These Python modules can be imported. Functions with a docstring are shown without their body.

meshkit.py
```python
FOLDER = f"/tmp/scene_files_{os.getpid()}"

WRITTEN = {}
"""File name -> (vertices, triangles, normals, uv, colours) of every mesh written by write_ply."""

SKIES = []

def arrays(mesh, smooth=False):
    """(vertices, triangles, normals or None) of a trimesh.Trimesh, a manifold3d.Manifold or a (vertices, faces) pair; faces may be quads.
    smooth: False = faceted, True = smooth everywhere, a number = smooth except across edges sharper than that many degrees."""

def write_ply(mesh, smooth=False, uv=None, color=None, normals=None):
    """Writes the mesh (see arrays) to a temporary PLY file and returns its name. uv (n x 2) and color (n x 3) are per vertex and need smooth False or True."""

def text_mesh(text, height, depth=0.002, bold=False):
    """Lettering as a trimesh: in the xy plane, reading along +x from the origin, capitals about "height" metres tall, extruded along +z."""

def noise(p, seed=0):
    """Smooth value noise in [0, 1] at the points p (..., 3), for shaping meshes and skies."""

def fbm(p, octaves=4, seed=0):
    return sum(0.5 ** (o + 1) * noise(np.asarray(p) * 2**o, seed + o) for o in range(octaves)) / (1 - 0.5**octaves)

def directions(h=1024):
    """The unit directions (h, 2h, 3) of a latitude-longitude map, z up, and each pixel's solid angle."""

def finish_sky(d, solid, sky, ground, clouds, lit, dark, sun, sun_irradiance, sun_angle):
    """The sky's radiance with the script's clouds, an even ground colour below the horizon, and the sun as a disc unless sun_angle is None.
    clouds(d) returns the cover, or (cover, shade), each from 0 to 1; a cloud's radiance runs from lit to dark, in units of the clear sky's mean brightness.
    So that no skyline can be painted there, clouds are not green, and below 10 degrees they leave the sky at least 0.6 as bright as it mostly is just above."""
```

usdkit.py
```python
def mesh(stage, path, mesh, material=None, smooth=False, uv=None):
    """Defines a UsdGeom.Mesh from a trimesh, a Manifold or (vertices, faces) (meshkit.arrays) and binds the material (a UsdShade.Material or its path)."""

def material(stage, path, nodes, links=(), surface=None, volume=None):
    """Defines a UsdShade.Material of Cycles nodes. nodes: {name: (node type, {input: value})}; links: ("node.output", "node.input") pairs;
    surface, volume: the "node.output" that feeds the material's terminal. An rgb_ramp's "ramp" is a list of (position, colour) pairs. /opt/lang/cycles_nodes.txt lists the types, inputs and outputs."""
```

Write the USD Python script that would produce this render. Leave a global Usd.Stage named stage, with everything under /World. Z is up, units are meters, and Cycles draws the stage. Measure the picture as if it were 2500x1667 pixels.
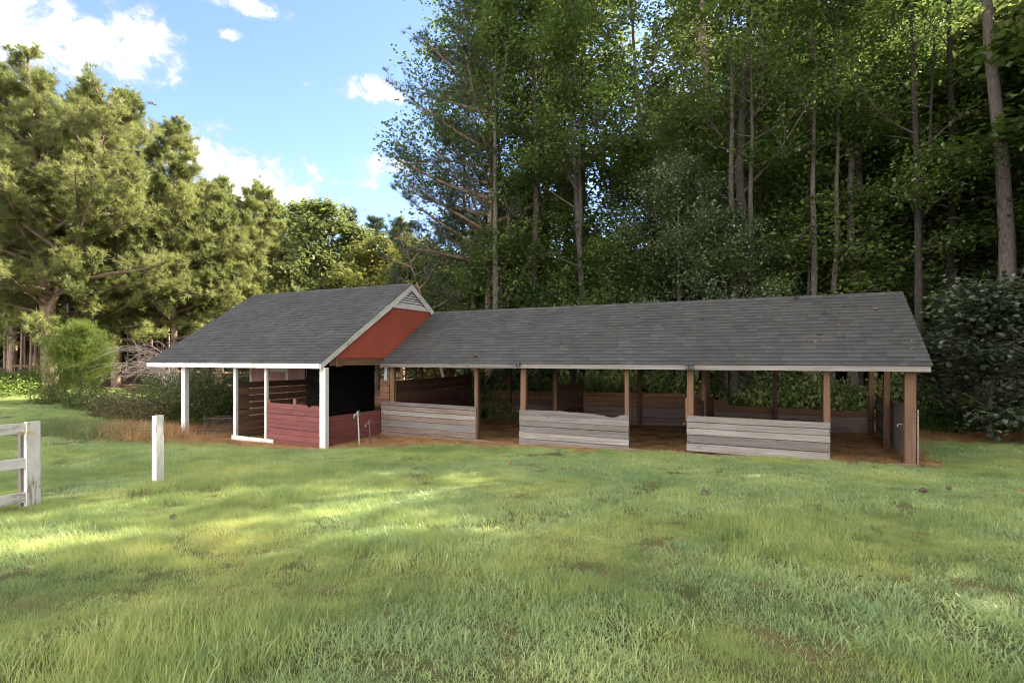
import math
import random

import numpy as np
import trimesh
import usdkit
from scipy.interpolate import RBFInterpolator
from pxr import Gf, Sdf, Usd, UsdGeom, UsdLux, UsdShade, Vt

import meshkit

stage = Usd.Stage.CreateInMemory()
UsdGeom.SetStageUpAxis(stage, "Z")
UsdGeom.SetStageMetersPerUnit(stage, 1.0)
UsdGeom.Xform.Define(stage, "/World")
UsdGeom.Scope.Define(stage, "/World/Looks")

# ------------------------------------------------------------------ camera, sun, sky
F, HOR, CAMZ, YAW = 1340.0, 874.0, 2.6, math.radians(25.96)   # focal length and horizon row of the 2500 px wide photograph
FW, RT = np.array([-math.sin(YAW), math.cos(YAW)]), np.array([math.cos(YAW), math.sin(YAW)])
cam = UsdGeom.Camera.Define(stage, "/World/camera")
cam.CreateHorizontalApertureAttr(36.0)
cam.CreateVerticalApertureAttr(24.0)
cam.CreateFocalLengthAttr(36.0 * F / 2500)
cam.CreateVerticalApertureOffsetAttr(36.0 * (HOR - 833.5) / 2500)
cam.CreateExposureAttr(2.8)
cam.AddTranslateOp().Set(Gf.Vec3d(0, 0, CAMZ))
cam.AddRotateXYZOp().Set(Gf.Vec3f(90, 0, math.degrees(YAW)))

SUN_EL, SUN_SIDE = math.radians(36), math.radians(61)          # the sun stands to the right of the view, beyond the wood
sx, sy = FW * math.cos(SUN_SIDE) + RT * math.sin(SUN_SIDE)
SUN_ROT = math.atan2(sx, sy)
sun = UsdLux.DistantLight.Define(stage, "/World/sun")
sun.CreateIntensityAttr(1.25)
sun.CreateAngleAttr(0.53)
sun.CreateNormalizeAttr(True)
sun.CreateColorAttr(Gf.Vec3f(1.0, 0.92, 0.78))
sun.AddRotateXYZOp().Set(Gf.Vec3f(90 - math.degrees(SUN_EL), 0, 180 - math.degrees(SUN_ROT)))
SKY_STRENGTH = 0.088


def sky_dir(dx, dy):
    """Direction of the sky at a place of the photograph (2352 px wide copy)."""
    px, py = dx * 1.0629, dy * 1.0629
    v = np.array([*(FW * F + RT * (px - 1250)), HOR - py])
    return v / np.linalg.norm(v)


def make_sky():
    n = {
        "tc": ("texture_coordinate", {}),
        "sky": ("sky_texture", {"sky_type": "single_scattering", "sun_disc": False, "sun_elevation": SUN_EL, "sun_rotation": SUN_ROT, "altitude": 150.0,
                                "air_density": 1.0, "aerosol_density": 0.6, "ozone_density": 2.5}),
        "nz": ("noise_texture", {"scale": 9.0, "detail": 9.0, "roughness": 0.62, "distortion": 0.25}),
        "nz2": ("noise_texture", {"scale": 24.0, "detail": 9.0, "roughness": 0.66, "distortion": 0.4}),
        "bg": ("background_shader", {"strength": SKY_STRENGTH}),
    }
    L = [("tc.generated", "nz.vector"), ("tc.generated", "nz2.vector"), ("tc.generated", "sky.vector")]
    # clouds: (place in the 2352 px copy, half width, half height, how solid)
    blobs = [(60, 70, 300, 80, 1.25), (225, 95, 130, 95, 1.1), (330, 90, 80, 80, 0.9), (385, 125, 60, 45, 0.55), (-250, 100, 260, 130, 1.0),
             (825, 208, 120, 26, 1.0), (850, 196, 60, 26, 0.95), (525, 80, 30, 14, 0.62), (550, 8, 110, 20, 0.8),
             (460, 370, 110, 90, 0.85), (560, 430, 150, 75, 0.95), (640, 400, 110, 45, 0.7), (530, 315, 45, 26, 0.55), (700, 450, 150, 60, 0.45),
             (800, 412, 85, 24, 0.75), (880, 378, 70, 30, 0.75), (350, 470, 300, 110, 0.9),
             (1750, 150, 420, 240, 0.6), (2300, 250, 330, 260, 0.75)]
    total = None
    for k, (dx, dy, hw, hh, gain) in enumerate(blobs):
        c = sky_dir(dx, dy)
        side = np.cross(c, [0, 0, 1.0]); side /= np.linalg.norm(side)
        up = np.cross(side, c)
        depth = math.sqrt(F * F + (dx * 1.0629 - 1250) ** 2 + (HOR - dy * 1.0629) ** 2)
        a, b = hw * 1.0629 / depth, hh * 1.0629 / depth
        n[f"s{k}"] = ("vector_math", {"math_type": "dot_product", "vector2": side / a})
        n[f"u{k}"] = ("vector_math", {"math_type": "dot_product", "vector2": up / b})
        n[f"so{k}"] = ("math", {"math_type": "multiply", "value2": 1.0})
        n[f"uo{k}"] = ("math", {"math_type": "subtract", "value2": 0.0})
        n[f"ss{k}"] = ("math", {"math_type": "power", "value2": 2.0})
        n[f"aa{k}"] = ("math", {"math_type": "absolute"})
        n[f"ab{k}"] = ("math", {"math_type": "absolute"})
        n[f"uu{k}"] = ("math", {"math_type": "power", "value2": 2.0})
        n[f"d{k}"] = ("math", {"math_type": "add"})
        n[f"m{k}"] = ("map_range", {"from_min": 1.7, "from_max": 0.15, "to_min": 0.0, "to_max": gain, "clamp": True})
        # only on the cloud's own side of the sky
        n[f"f{k}"] = ("vector_math", {"math_type": "dot_product", "vector2": c})
        n[f"fg{k}"] = ("math", {"math_type": "greater_than", "value2": 0.3})
        n[f"mm{k}"] = ("math", {"math_type": "multiply"})
        L += [("tc.generated", f"s{k}.vector1"), ("tc.generated", f"u{k}.vector1"), ("tc.generated", f"f{k}.vector1"),
              (f"s{k}.value", f"so{k}.value1"), (f"u{k}.value", f"uo{k}.value1"), (f"so{k}.value", f"aa{k}.value1"), (f"uo{k}.value", f"ab{k}.value1"),
              (f"aa{k}.value", f"ss{k}.value1"), (f"ab{k}.value", f"uu{k}.value1"), (f"ss{k}.value", f"d{k}.value1"), (f"uu{k}.value", f"d{k}.value2"),
              (f"d{k}.value", f"m{k}.value"), (f"m{k}.result", f"mm{k}.value1"), (f"f{k}.value", f"fg{k}.value1"), (f"fg{k}.value", f"mm{k}.value2")]
        if total is None:
            total = f"mm{k}.value"
        else:
            n[f"t{k}"] = ("math", {"math_type": "maximum"})
            L += [(total, f"t{k}.value1"), (f"mm{k}.value", f"t{k}.value2")]
            total = f"t{k}.value"
    # clouds out of view, made thicker and brighter to add fill light
    view = sky_dir(750, 250)
    n["vd"] = ("vector_math", {"math_type": "dot_product", "vector2": view})
    n["vm"] = ("map_range", {"range_type": "smoothstep", "from_min": 0.80, "from_max": 0.55, "to_min": 0.0, "to_max": 1.5, "clamp": True})
    n["big"] = ("noise_texture", {"scale": 2.4, "detail": 3.0, "roughness": 0.5})
    n["bm"] = ("map_range", {"range_type": "smoothstep", "from_min": 0.36, "from_max": 0.52, "to_min": 0.0, "to_max": 1.0, "clamp": True})
    n["gen"] = ("math", {"math_type": "multiply"})
    n["all"] = ("math", {"math_type": "maximum"})
    L += [("tc.generated", "vd.vector1"), ("vd.value", "vm.value"), ("tc.generated", "big.vector"), ("big.fac", "bm.value"), ("bm.result", "gen.value1"), ("vm.result", "gen.value2"),
          (total, "all.value1"), ("gen.value", "all.value2")]
    # ragged edges: field + noise, then a soft threshold
    n["add"] = ("math", {"math_type": "multiply_add", "value2": 1.8, "value3": -0.9})
    n["add2"] = ("math", {"math_type": "multiply_add", "value2": 2.9, "value3": -1.45})
    n["sum"] = ("math", {"math_type": "add"})
    n["sum2"] = ("math", {"math_type": "add"})
    n["cov"] = ("map_range", {"range_type": "smoothstep", "from_min": 0.30, "from_max": 1.25, "to_min": 0.0, "to_max": 1.0, "clamp": True})
    n["gate"] = ("map_range", {"range_type": "smoothstep", "from_min": 0.02, "from_max": 0.25, "to_min": 0.0, "to_max": 1.0, "clamp": True})
    n["cg"] = ("math", {"math_type": "multiply"})
    n["shade"] = ("rgb_ramp", {"ramp": [(0.0, (1.05, 1.15, 1.35)), (0.3, (1.5, 1.56, 1.68)), (0.6, (2.6, 2.62, 2.66)), (1.0, (9.6, 9.5, 9.2))]})
    n["thick"] = ("map_range", {"from_min": 0.25, "from_max": 1.75, "to_min": 0.0, "to_max": 1.0, "clamp": True})
    n["mix"] = ("mix_color", {})
    n["tint"] = ("mix_color", {"blend_type": "multiply", "fac": 1.0, "b": (0.63, 0.615, 0.70)})
    # a clear horizon pales
    L += [("nz.fac", "add.value1"), ("nz2.fac", "add2.value1"), ("add.value", "sum.value1"), ("add2.value", "sum.value2"), ("sum.value", "sum2.value1"), ("all.value", "sum2.value2"),
          ("sum2.value", "cov.value"), ("all.value", "gate.value"), ("cov.result", "cg.value1"), ("gate.result", "cg.value2"), ("sum2.value", "thick.value"), ("thick.result", "shade.fac"),
          ("cg.value", "mix.fac"), ("sky.color", "tint.a"), ("tint.result", "mix.a"), ("shade.color", "mix.b"), ("mix.result", "bg.color")]
    return usdkit.material(stage, "/World/Looks/sky", n, L, surface="bg.background")


sky = UsdLux.DomeLight.Define(stage, "/World/sky")
UsdShade.MaterialBindingAPI.Apply(sky.GetPrim()).Bind(make_sky())
sky.GetPrim().SetCustomDataByKey("kind", "structure")

# ------------------------------------------------------------------ helpers
USED = {}


def numbered(parent, name):
    k = USED.get((parent, name), 0)
    USED[(parent, name)] = k + 1
    return f"{parent}/{name}" + (f"_{k:03d}" if k else "")


def ppath(parent):
    return "/World" if parent is None else str(parent.GetPath())


def tag(p, label=None, cat=None, group=None, kind=None):
    for k, v in (("label", label), ("category", cat), ("group", group), ("kind", kind)):
        if v:
            p.SetCustomDataByKey(k, v)
    return p


def thing(name, label, cat, loc=(0, 0, 0), rz=0.0, group=None, scale=None):
    x = UsdGeom.Xform.Define(stage, numbered("/World", name))
    x.AddTranslateOp().Set(Gf.Vec3d(*map(float, loc)))
    x.AddRotateZOp().Set(float(rz))
    if scale is not None:
        x.AddScaleOp().Set(Gf.Vec3f(*([scale] * 3 if np.isscalar(scale) else scale)))
    return tag(x.GetPrim(), label, cat, group)


def part(name, parent, mat, label=None):
    x = UsdGeom.Xform.Define(stage, numbered(ppath(parent), name))
    return tag(x.GetPrim(), label)


def obj(name, mesh, mat, parent=None, smooth=False, label=None, kind=None, tone=None):
    m = usdkit.mesh(stage, numbered(ppath(parent), name), mesh, M[mat] if isinstance(mat, str) else mat, smooth=smooth)
    if tone is not None:
        UsdGeom.PrimvarsAPI(m).CreatePrimvar("tone", Sdf.ValueTypeNames.FloatArray, "vertex").Set(Vt.FloatArray.FromNumpy(np.asarray(tone, np.float32)))
    return tag(m.GetPrim(), label, kind=kind)


class MB:
    """Collects vertices and triangles."""

    def __init__(self):
        self.v, self.f, self.n = [], [], 0

    def add(self, v, f):
        v, f = np.asarray(v, float), np.asarray(f, int)
        if f.shape[1] == 4:
            f = np.vstack([f[:, [0, 1, 2]], f[:, [0, 2, 3]]])
        self.v.append(v); self.f.append(f + self.n); self.n += len(v)
        return self

    def hexa(self, p):
        """Eight corners: bottom ring 0-3 and top ring 4-7."""
        return self.add(p, [[0, 3, 2, 1], [4, 5, 6, 7], [0, 1, 5, 4], [1, 2, 6, 5], [2, 3, 7, 6], [3, 0, 4, 7]])

    def box(self, x0, x1, y0, y1, z0, z1):
        return self.hexa([(x0, y0, z0), (x1, y0, z0), (x1, y1, z0), (x0, y1, z0), (x0, y0, z1), (x1, y0, z1), (x1, y1, z1), (x0, y1, z1)])

    def tube(self, p, r, k=6, cap=True):
        p = np.asarray(p, float)
        r = np.broadcast_to(np.asarray(r, float), (len(p),))
        t = np.gradient(p, axis=0)
        t /= np.linalg.norm(t, axis=1, keepdims=True) + 1e-12
        ref = np.array([0, 0, 1.0]) if abs(t[len(t) // 2, 2]) < 0.9 else np.array([1.0, 0, 0])
        a = np.cross(t, ref); a /= np.linalg.norm(a, axis=1, keepdims=True) + 1e-12
        b = np.cross(t, a)
        ang = np.arange(k) * 2 * np.pi / k
        v = (p[:, None] + r[:, None, None] * (np.cos(ang)[None, :, None] * a[:, None] + np.sin(ang)[None, :, None] * b[:, None])).reshape(-1, 3)
        i, j = np.meshgrid(np.arange(len(p) - 1), np.arange(k), indexing="ij")
        q = np.stack([i * k + j, i * k + (j + 1) % k, (i + 1) * k + (j + 1) % k, (i + 1) * k + j], -1).reshape(-1, 4)
        f = np.vstack([q[:, [0, 2, 1]], q[:, [0, 3, 2]]])
        if cap:
            e = (len(p) - 1) * k
            f = np.vstack([f, [[0, i, i + 1] for i in range(1, k - 1)], [[e, e + i + 1, e + i] for i in range(1, k - 1)]])
        return self.add(v, f)

    def out(self):
        return np.vstack(self.v), np.vstack(self.f)


def on_front(px, py, Y):
    """The point of the upright plane y = Y that the photograph (2500 px) shows at px, py."""
    q = (px - 1250) / F
    x = (q * FW[1] * Y - RT[1] * Y) / (RT[0] - q * FW[0])
    d = FW[0] * x + FW[1] * Y
    return x, CAMZ + (HOR - py) * d / F


def on_side(px, py, X):
    q = (px - 1250) / F
    y = (q * FW[0] * X - RT[0] * X) / (RT[1] - q * FW[1])
    d = FW[0] * X + FW[1] * y
    return y, CAMZ + (HOR - py) * d / F


def at(dx, d):
    """Ground place under column dx of the 2352 px copy, d metres away."""
    r = (dx * 1.0629 - 1250) / F * d
    return FW * d + RT * r


# ------------------------------------------------------------------ materials
M = {}


def mat(name, nodes, links, surface="p.BSDF"):
    M[name] = usdkit.material(stage, f"/World/Looks/{name}", nodes, links, surface=surface)


def wood(name, ramp, axis, rough=0.85, vary=0.35, stain=(0.10, 0.085, 0.07), stain_amount=0.5, grain=14.0, bump=0.25, knots=True):
    """Boards: grain along one axis of the place, each board (object) with its own stretch of grain and tone."""
    s = [grain * 2.2] * 3
    s[axis] = grain * 0.07
    n = {
        "g": ("geometry", {}), "oi": ("object_info", {}),
        "sh": ("vector_math", {"math_type": "multiply_add", "vector2": (1, 1, 1)}),
        "rv": ("combine_xyz", {}), "rm": ("math", {"math_type": "multiply", "value2": 37.0}),
        "mp": ("mapping", {"scale": s}),
        "n1": ("noise_texture", {"scale": 1.0, "detail": 7.0, "roughness": 0.62, "distortion": 0.6}),
        "r": ("rgb_ramp", {"ramp": ramp}),
        "n2": ("noise_texture", {"scale": 1.6, "detail": 5.0, "roughness": 0.6}),
        "m2": ("map_range", {"from_min": 0.48, "from_max": 0.75, "to_min": 0.0, "to_max": stain_amount, "clamp": True}),
        "mx": ("mix_color", {"b": stain}),
        "vr": ("map_range", {"from_min": 0.0, "from_max": 1.0, "to_min": 1 - vary, "to_max": 1 + vary}),
        "hs": ("hsv", {}),
        "bp": ("bump", {"strength": bump, "distance": 0.01}),
        "p": ("principled_bsdf", {"roughness": rough, "specular_ior_level": 0.25}),
    }
    L = [("g.position", "sh.vector1"), ("oi.random", "rm.value1"), ("rm.value", "rv.x"), ("rm.value", "rv.y"), ("rm.value", "rv.z"), ("rv.vector", "sh.vector3"), ("sh.vector", "mp.vector"),
         ("mp.vector", "n1.vector"), ("n1.fac", "r.fac"), ("sh.vector", "n2.vector"), ("n2.fac", "m2.value"), ("m2.result", "mx.fac"), ("oi.random", "vr.value"), ("vr.result", "hs.value"),
         ("hs.color", "p.base_color"), ("n1.fac", "bp.height"), ("bp.normal", "p.normal"), ("r.color", "mx.a")]
    last = "mx.result"
    if knots:
        ks = [3.5] * 3
        ks[axis] = 1.1
        n |= {"km": ("mapping", {"scale": ks}), "kv": ("voronoi_texture", {"scale": 1.0, "randomness": 1.0}),
              "kr": ("map_range", {"from_min": 0.05, "from_max": 0.11, "to_min": 0.75, "to_max": 0.0, "clamp": True}), "kx": ("mix_color", {"b": (0.05, 0.035, 0.025)})}
        L += [("sh.vector", "km.vector"), ("km.vector", "kv.vector"), ("kv.distance", "kr.value"), ("kr.result", "kx.fac"), (last, "kx.a")]
        last = "kx.result"
    L.append((last, "hs.color"))
    mat(name, n, L)


for axis, ax in ((0, "x"), (1, "y"), (2, "z")):
    wood(f"gray_wood_{ax}", [(0.22, (0.058, 0.048, 0.041)), (0.48, (0.125, 0.110, 0.099)), (0.74, (0.20, 0.181, 0.167))], axis, vary=0.34, stain=(0.13, 0.088, 0.062), stain_amount=0.6)
    wood(f"brown_wood_{ax}", [(0.25, (0.050, 0.025, 0.014)), (0.5, (0.105, 0.055, 0.030)), (0.75, (0.17, 0.095, 0.055))], axis, vary=0.2, stain=(0.10, 0.06, 0.04))
    wood(f"dark_wood_{ax}", [(0.25, (0.035, 0.018, 0.011)), (0.5, (0.08, 0.04, 0.025)), (0.75, (0.13, 0.07, 0.04))], axis, vary=0.3, stain=(0.05, 0.035, 0.025))
    wood(f"red_wood_{ax}", [(0.25, (0.075, 0.022, 0.020)), (0.5, (0.125, 0.036, 0.031)), (0.8, (0.185, 0.064, 0.054))], axis, vary=0.16, stain=(0.075, 0.03, 0.028), stain_amount=0.6, knots=False, bump=0.15)
    wood(f"orange_wood_{ax}", [(0.25, (0.075, 0.036, 0.019)), (0.5, (0.14, 0.070, 0.037)), (0.8, (0.20, 0.112, 0.065))], axis, vary=0.2, stain=(0.13, 0.05, 0.03))
    wood(f"dirty_wood_{ax}", [(0.25, (0.06, 0.043, 0.034)), (0.5, (0.125, 0.092, 0.074)), (0.75, (0.21, 0.162, 0.135))], axis, vary=0.12, stain=(0.10, 0.055, 0.045), stain_amount=0.8)
    # white paint, peeling to grey wood
    sc = [30.0] * 3
    sc[axis] = 4.0
    mat(f"white_paint_{ax}", {
        "g": ("geometry", {}), "mp": ("mapping", {"scale": sc}), "n": ("noise_texture", {"scale": 1.0, "detail": 6.0, "roughness": 0.65}),
        "lo": ("noise_texture", {"scale": 1.7, "detail": 3.0}), "ad": ("math", {"math_type": "multiply_add", "value2": 0.6}),
        "r": ("rgb_ramp", {"ramp": [(0.0, (0.55, 0.54, 0.52)), (0.6, (0.52, 0.505, 0.48)), (0.92, (0.43, 0.405, 0.37)), (0.97, (0.31, 0.28, 0.245)), (1.0, (0.22, 0.185, 0.155))]}),
        "bp": ("bump", {"strength": 0.2, "distance": 0.005}), "p": ("principled_bsdf", {"roughness": 0.6, "specular_ior_level": 0.3})},
        [("g.position", "mp.vector"), ("mp.vector", "n.vector"), ("g.position", "lo.vector"), ("lo.fac", "ad.value1"), ("n.fac", "ad.value3"), ("ad.value", "r.fac"), ("r.color", "p.base_color"),
         ("n.fac", "bp.height"), ("bp.normal", "p.normal")])

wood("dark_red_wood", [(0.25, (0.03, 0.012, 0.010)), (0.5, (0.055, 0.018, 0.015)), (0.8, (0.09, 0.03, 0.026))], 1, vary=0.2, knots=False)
# gable siding: red stain on grooved plywood sheets
mat("red_siding", {
    "g": ("geometry", {}), "sp": ("separate_xyz", {}), "mp": ("mapping", {"scale": (1, 60, 2.2)}), "n": ("noise_texture", {"scale": 1.0, "detail": 5.0, "roughness": 0.6}),
    "r": ("rgb_ramp", {"ramp": [(0.3, (0.245, 0.052, 0.034)), (0.7, (0.305, 0.069, 0.045))]}),
    "lo": ("noise_texture", {"scale": 0.8, "detail": 3.0}), "mr": ("map_range", {"from_min": 0.3, "from_max": 0.7, "to_min": 0.88, "to_max": 1.1}), "hs": ("hsv", {}),
    "w": ("math", {"math_type": "multiply", "value2": 5.0}), "fr": ("math", {"math_type": "fraction"}), "gr": ("math", {"math_type": "less_than", "value2": 0.09}),
    "hh": ("math", {"math_type": "multiply_add", "value2": -1.0}),
    "bp": ("bump", {"strength": 0.5, "distance": 0.006}), "p": ("principled_bsdf", {"roughness": 0.75, "specular_ior_level": 0.2})},
    [("g.position", "mp.vector"), ("mp.vector", "n.vector"), ("n.fac", "r.fac"), ("r.color", "hs.color"), ("g.position", "lo.vector"), ("lo.fac", "mr.value"), ("mr.result", "hs.value"), ("hs.color", "p.base_color"),
     ("g.position", "sp.vector"), ("sp.y", "w.value1"), ("w.value", "fr.value1"), ("fr.value", "gr.value1"), ("gr.value", "hh.value1"), ("n.fac", "hh.value3"), ("hh.value", "bp.height"), ("bp.normal", "p.normal")])
wood("mauve_siding", [(0.3, (0.25, 0.12, 0.11)), (0.7, (0.36, 0.19, 0.17))], 2, vary=0.06, knots=False, stain=(0.18, 0.09, 0.08))
mat("painted_dark", {"n": ("noise_texture", {"scale": 3.0, "detail": 4.0}), "r": ("rgb_ramp", {"ramp": [(0.3, (0.010, 0.009, 0.009)), (0.8, (0.022, 0.018, 0.016))]}), "p": ("principled_bsdf", {"roughness": 0.9, "specular_ior_level": 0.1})},
    [("n.fac", "r.fac"), ("r.color", "p.base_color")])  # near black, the darkness of an opening put into the colour
# asphalt shingles: tone per tab, course shadow painted along its upper edge, mineral speckle
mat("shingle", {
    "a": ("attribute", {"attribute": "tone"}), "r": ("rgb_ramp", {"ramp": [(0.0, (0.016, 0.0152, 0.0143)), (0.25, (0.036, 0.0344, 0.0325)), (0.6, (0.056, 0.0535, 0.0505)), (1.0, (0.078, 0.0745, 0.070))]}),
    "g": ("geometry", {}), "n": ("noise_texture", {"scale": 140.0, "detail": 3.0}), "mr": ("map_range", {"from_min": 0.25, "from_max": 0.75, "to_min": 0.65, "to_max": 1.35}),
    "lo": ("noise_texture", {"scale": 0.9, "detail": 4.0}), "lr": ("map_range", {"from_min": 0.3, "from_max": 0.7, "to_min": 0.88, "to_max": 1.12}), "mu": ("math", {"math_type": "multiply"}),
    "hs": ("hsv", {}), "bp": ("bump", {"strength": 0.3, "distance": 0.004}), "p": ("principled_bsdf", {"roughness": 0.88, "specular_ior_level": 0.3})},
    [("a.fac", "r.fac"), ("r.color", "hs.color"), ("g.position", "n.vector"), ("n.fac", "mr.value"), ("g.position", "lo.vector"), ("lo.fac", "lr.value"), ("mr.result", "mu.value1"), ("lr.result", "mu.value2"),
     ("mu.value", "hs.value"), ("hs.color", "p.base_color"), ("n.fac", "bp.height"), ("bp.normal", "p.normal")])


def plain(name, color, rough=0.6, metallic=0.0, scale=12.0, vary=0.25):
    mat(name, {"n": ("noise_texture", {"scale": scale, "detail": 5.0}), "g": ("geometry", {}), "mr": ("map_range", {"from_min": 0.3, "from_max": 0.7, "to_min": 1 - vary, "to_max": 1 + vary}),
               "hs": ("hsv", {"color": color}), "p": ("principled_bsdf", {"roughness": rough, "metallic": metallic})},
        [("g.position", "n.vector"), ("n.fac", "mr.value"), ("mr.result", "hs.value"), ("hs.color", "p.base_color")])


plain("galvanized", (0.22, 0.22, 0.22), 0.55, 0.6, 40)
plain("rusty_iron", (0.07, 0.05, 0.04), 0.8, 0.3, 60, 0.5)
plain("pale_pipe", (0.30, 0.28, 0.26), 0.5)
plain("black_plastic", (0.02, 0.02, 0.022), 0.4)
plain("lamp_glass", (0.10, 0.10, 0.10), 0.25)
plain("soil", (0.12, 0.07, 0.04), 0.95, 0, 9, 0.5)
plain("yellow_lichen", (0.55, 0.38, 0.04), 0.9)
plain("dung", (0.05, 0.035, 0.022), 0.9)


def bark(name, ramp, zs=2.0, xs=9.0):
    mat(name, {"g": ("geometry", {}), "mp": ("mapping", {"scale": (xs, xs, zs)}), "v": ("voronoi_texture", {"scale": 1.0, "feature": "distance_to_edge"}),
               "n": ("noise_texture", {"scale": 2.5, "detail": 7.0, "roughness": 0.65}), "mu": ("math", {"math_type": "multiply_add", "value2": 0.45}),
               "oi": ("object_info", {}), "vr": ("map_range", {"to_min": 0.75, "to_max": 1.25}), "hs": ("hsv", {}),
               "r": ("rgb_ramp", {"ramp": ramp}), "bp": ("bump", {"strength": 0.6, "distance": 0.03}), "p": ("principled_bsdf", {"roughness": 0.92, "specular_ior_level": 0.15})},
        [("g.position", "mp.vector"), ("mp.vector", "v.vector"), ("mp.vector", "n.vector"), ("v.distance", "mu.value1"), ("n.fac", "mu.value3"), ("mu.value", "r.fac"), ("r.color", "hs.color"),
         ("oi.random", "vr.value"), ("vr.result", "hs.value"), ("hs.color", "p.base_color"), ("mu.value", "bp.height"), ("bp.normal", "p.normal")])


bark("pine_bark", [(0.25, (0.09, 0.055, 0.04)), (0.55, (0.23, 0.155, 0.115)), (0.85, (0.34, 0.25, 0.20))])
bark("gray_bark", [(0.25, (0.028, 0.023, 0.019)), (0.55, (0.068, 0.056, 0.046)), (0.85, (0.12, 0.102, 0.087))])
bark("dark_bark", [(0.25, (0.03, 0.024, 0.02)), (0.55, (0.075, 0.06, 0.05)), (0.85, (0.13, 0.11, 0.09))])
bark("black_bark", [(0.25, (0.012, 0.010, 0.008)), (0.55, (0.028, 0.022, 0.018)), (0.85, (0.05, 0.042, 0.035))])
bark("branch_bark", [(0.25, (0.05, 0.032, 0.024)), (0.55, (0.12, 0.082, 0.062)), (0.85, (0.19, 0.14, 0.11))])
bark("dead_wood", [(0.25, (0.14, 0.10, 0.08)), (0.55, (0.27, 0.21, 0.175)), (0.85, (0.40, 0.33, 0.28))])


def leaf(name, ramp, trans=0.42, rough=0.5, clump=0.7, gain=1.0, spec=0.35):
    """Leaves: tone per leaf and per clump, light passing through."""
    ramp = [(a, tuple(gain * x for x in c)) for a, c in ramp]
    mat(name, {"g": ("geometry", {}), "n": ("noise_texture", {"scale": clump, "detail": 3.0}), "nm": ("map_range", {"from_min": 0.3, "from_max": 0.7, "to_min": -0.28, "to_max": 0.28}),
               "ad": ("math", {"math_type": "multiply_add", "value2": 0.75}), "of": ("math", {"math_type": "add", "value2": 0.12}),
               "r": ("rgb_ramp", {"ramp": ramp}), "p": ("principled_bsdf", {"roughness": rough, "specular_ior_level": spec}),
               "hs": ("hsv", {"saturation": 1.0, "value": 1.08}), "t": ("translucent_bsdf", {}), "m": ("mix_closure", {"fac": trans})},
        [("g.position", "n.vector"), ("n.fac", "nm.value"), ("g.random_per_island", "ad.value1"), ("nm.result", "ad.value3"), ("ad.value", "of.value1"), ("of.value", "r.fac"), ("r.color", "p.base_color"), ("r.color", "hs.color"),
         ("hs.color", "t.color"), ("p.BSDF", "m.closure1"), ("t.BSDF", "m.closure2")], surface="m.closure")


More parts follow.
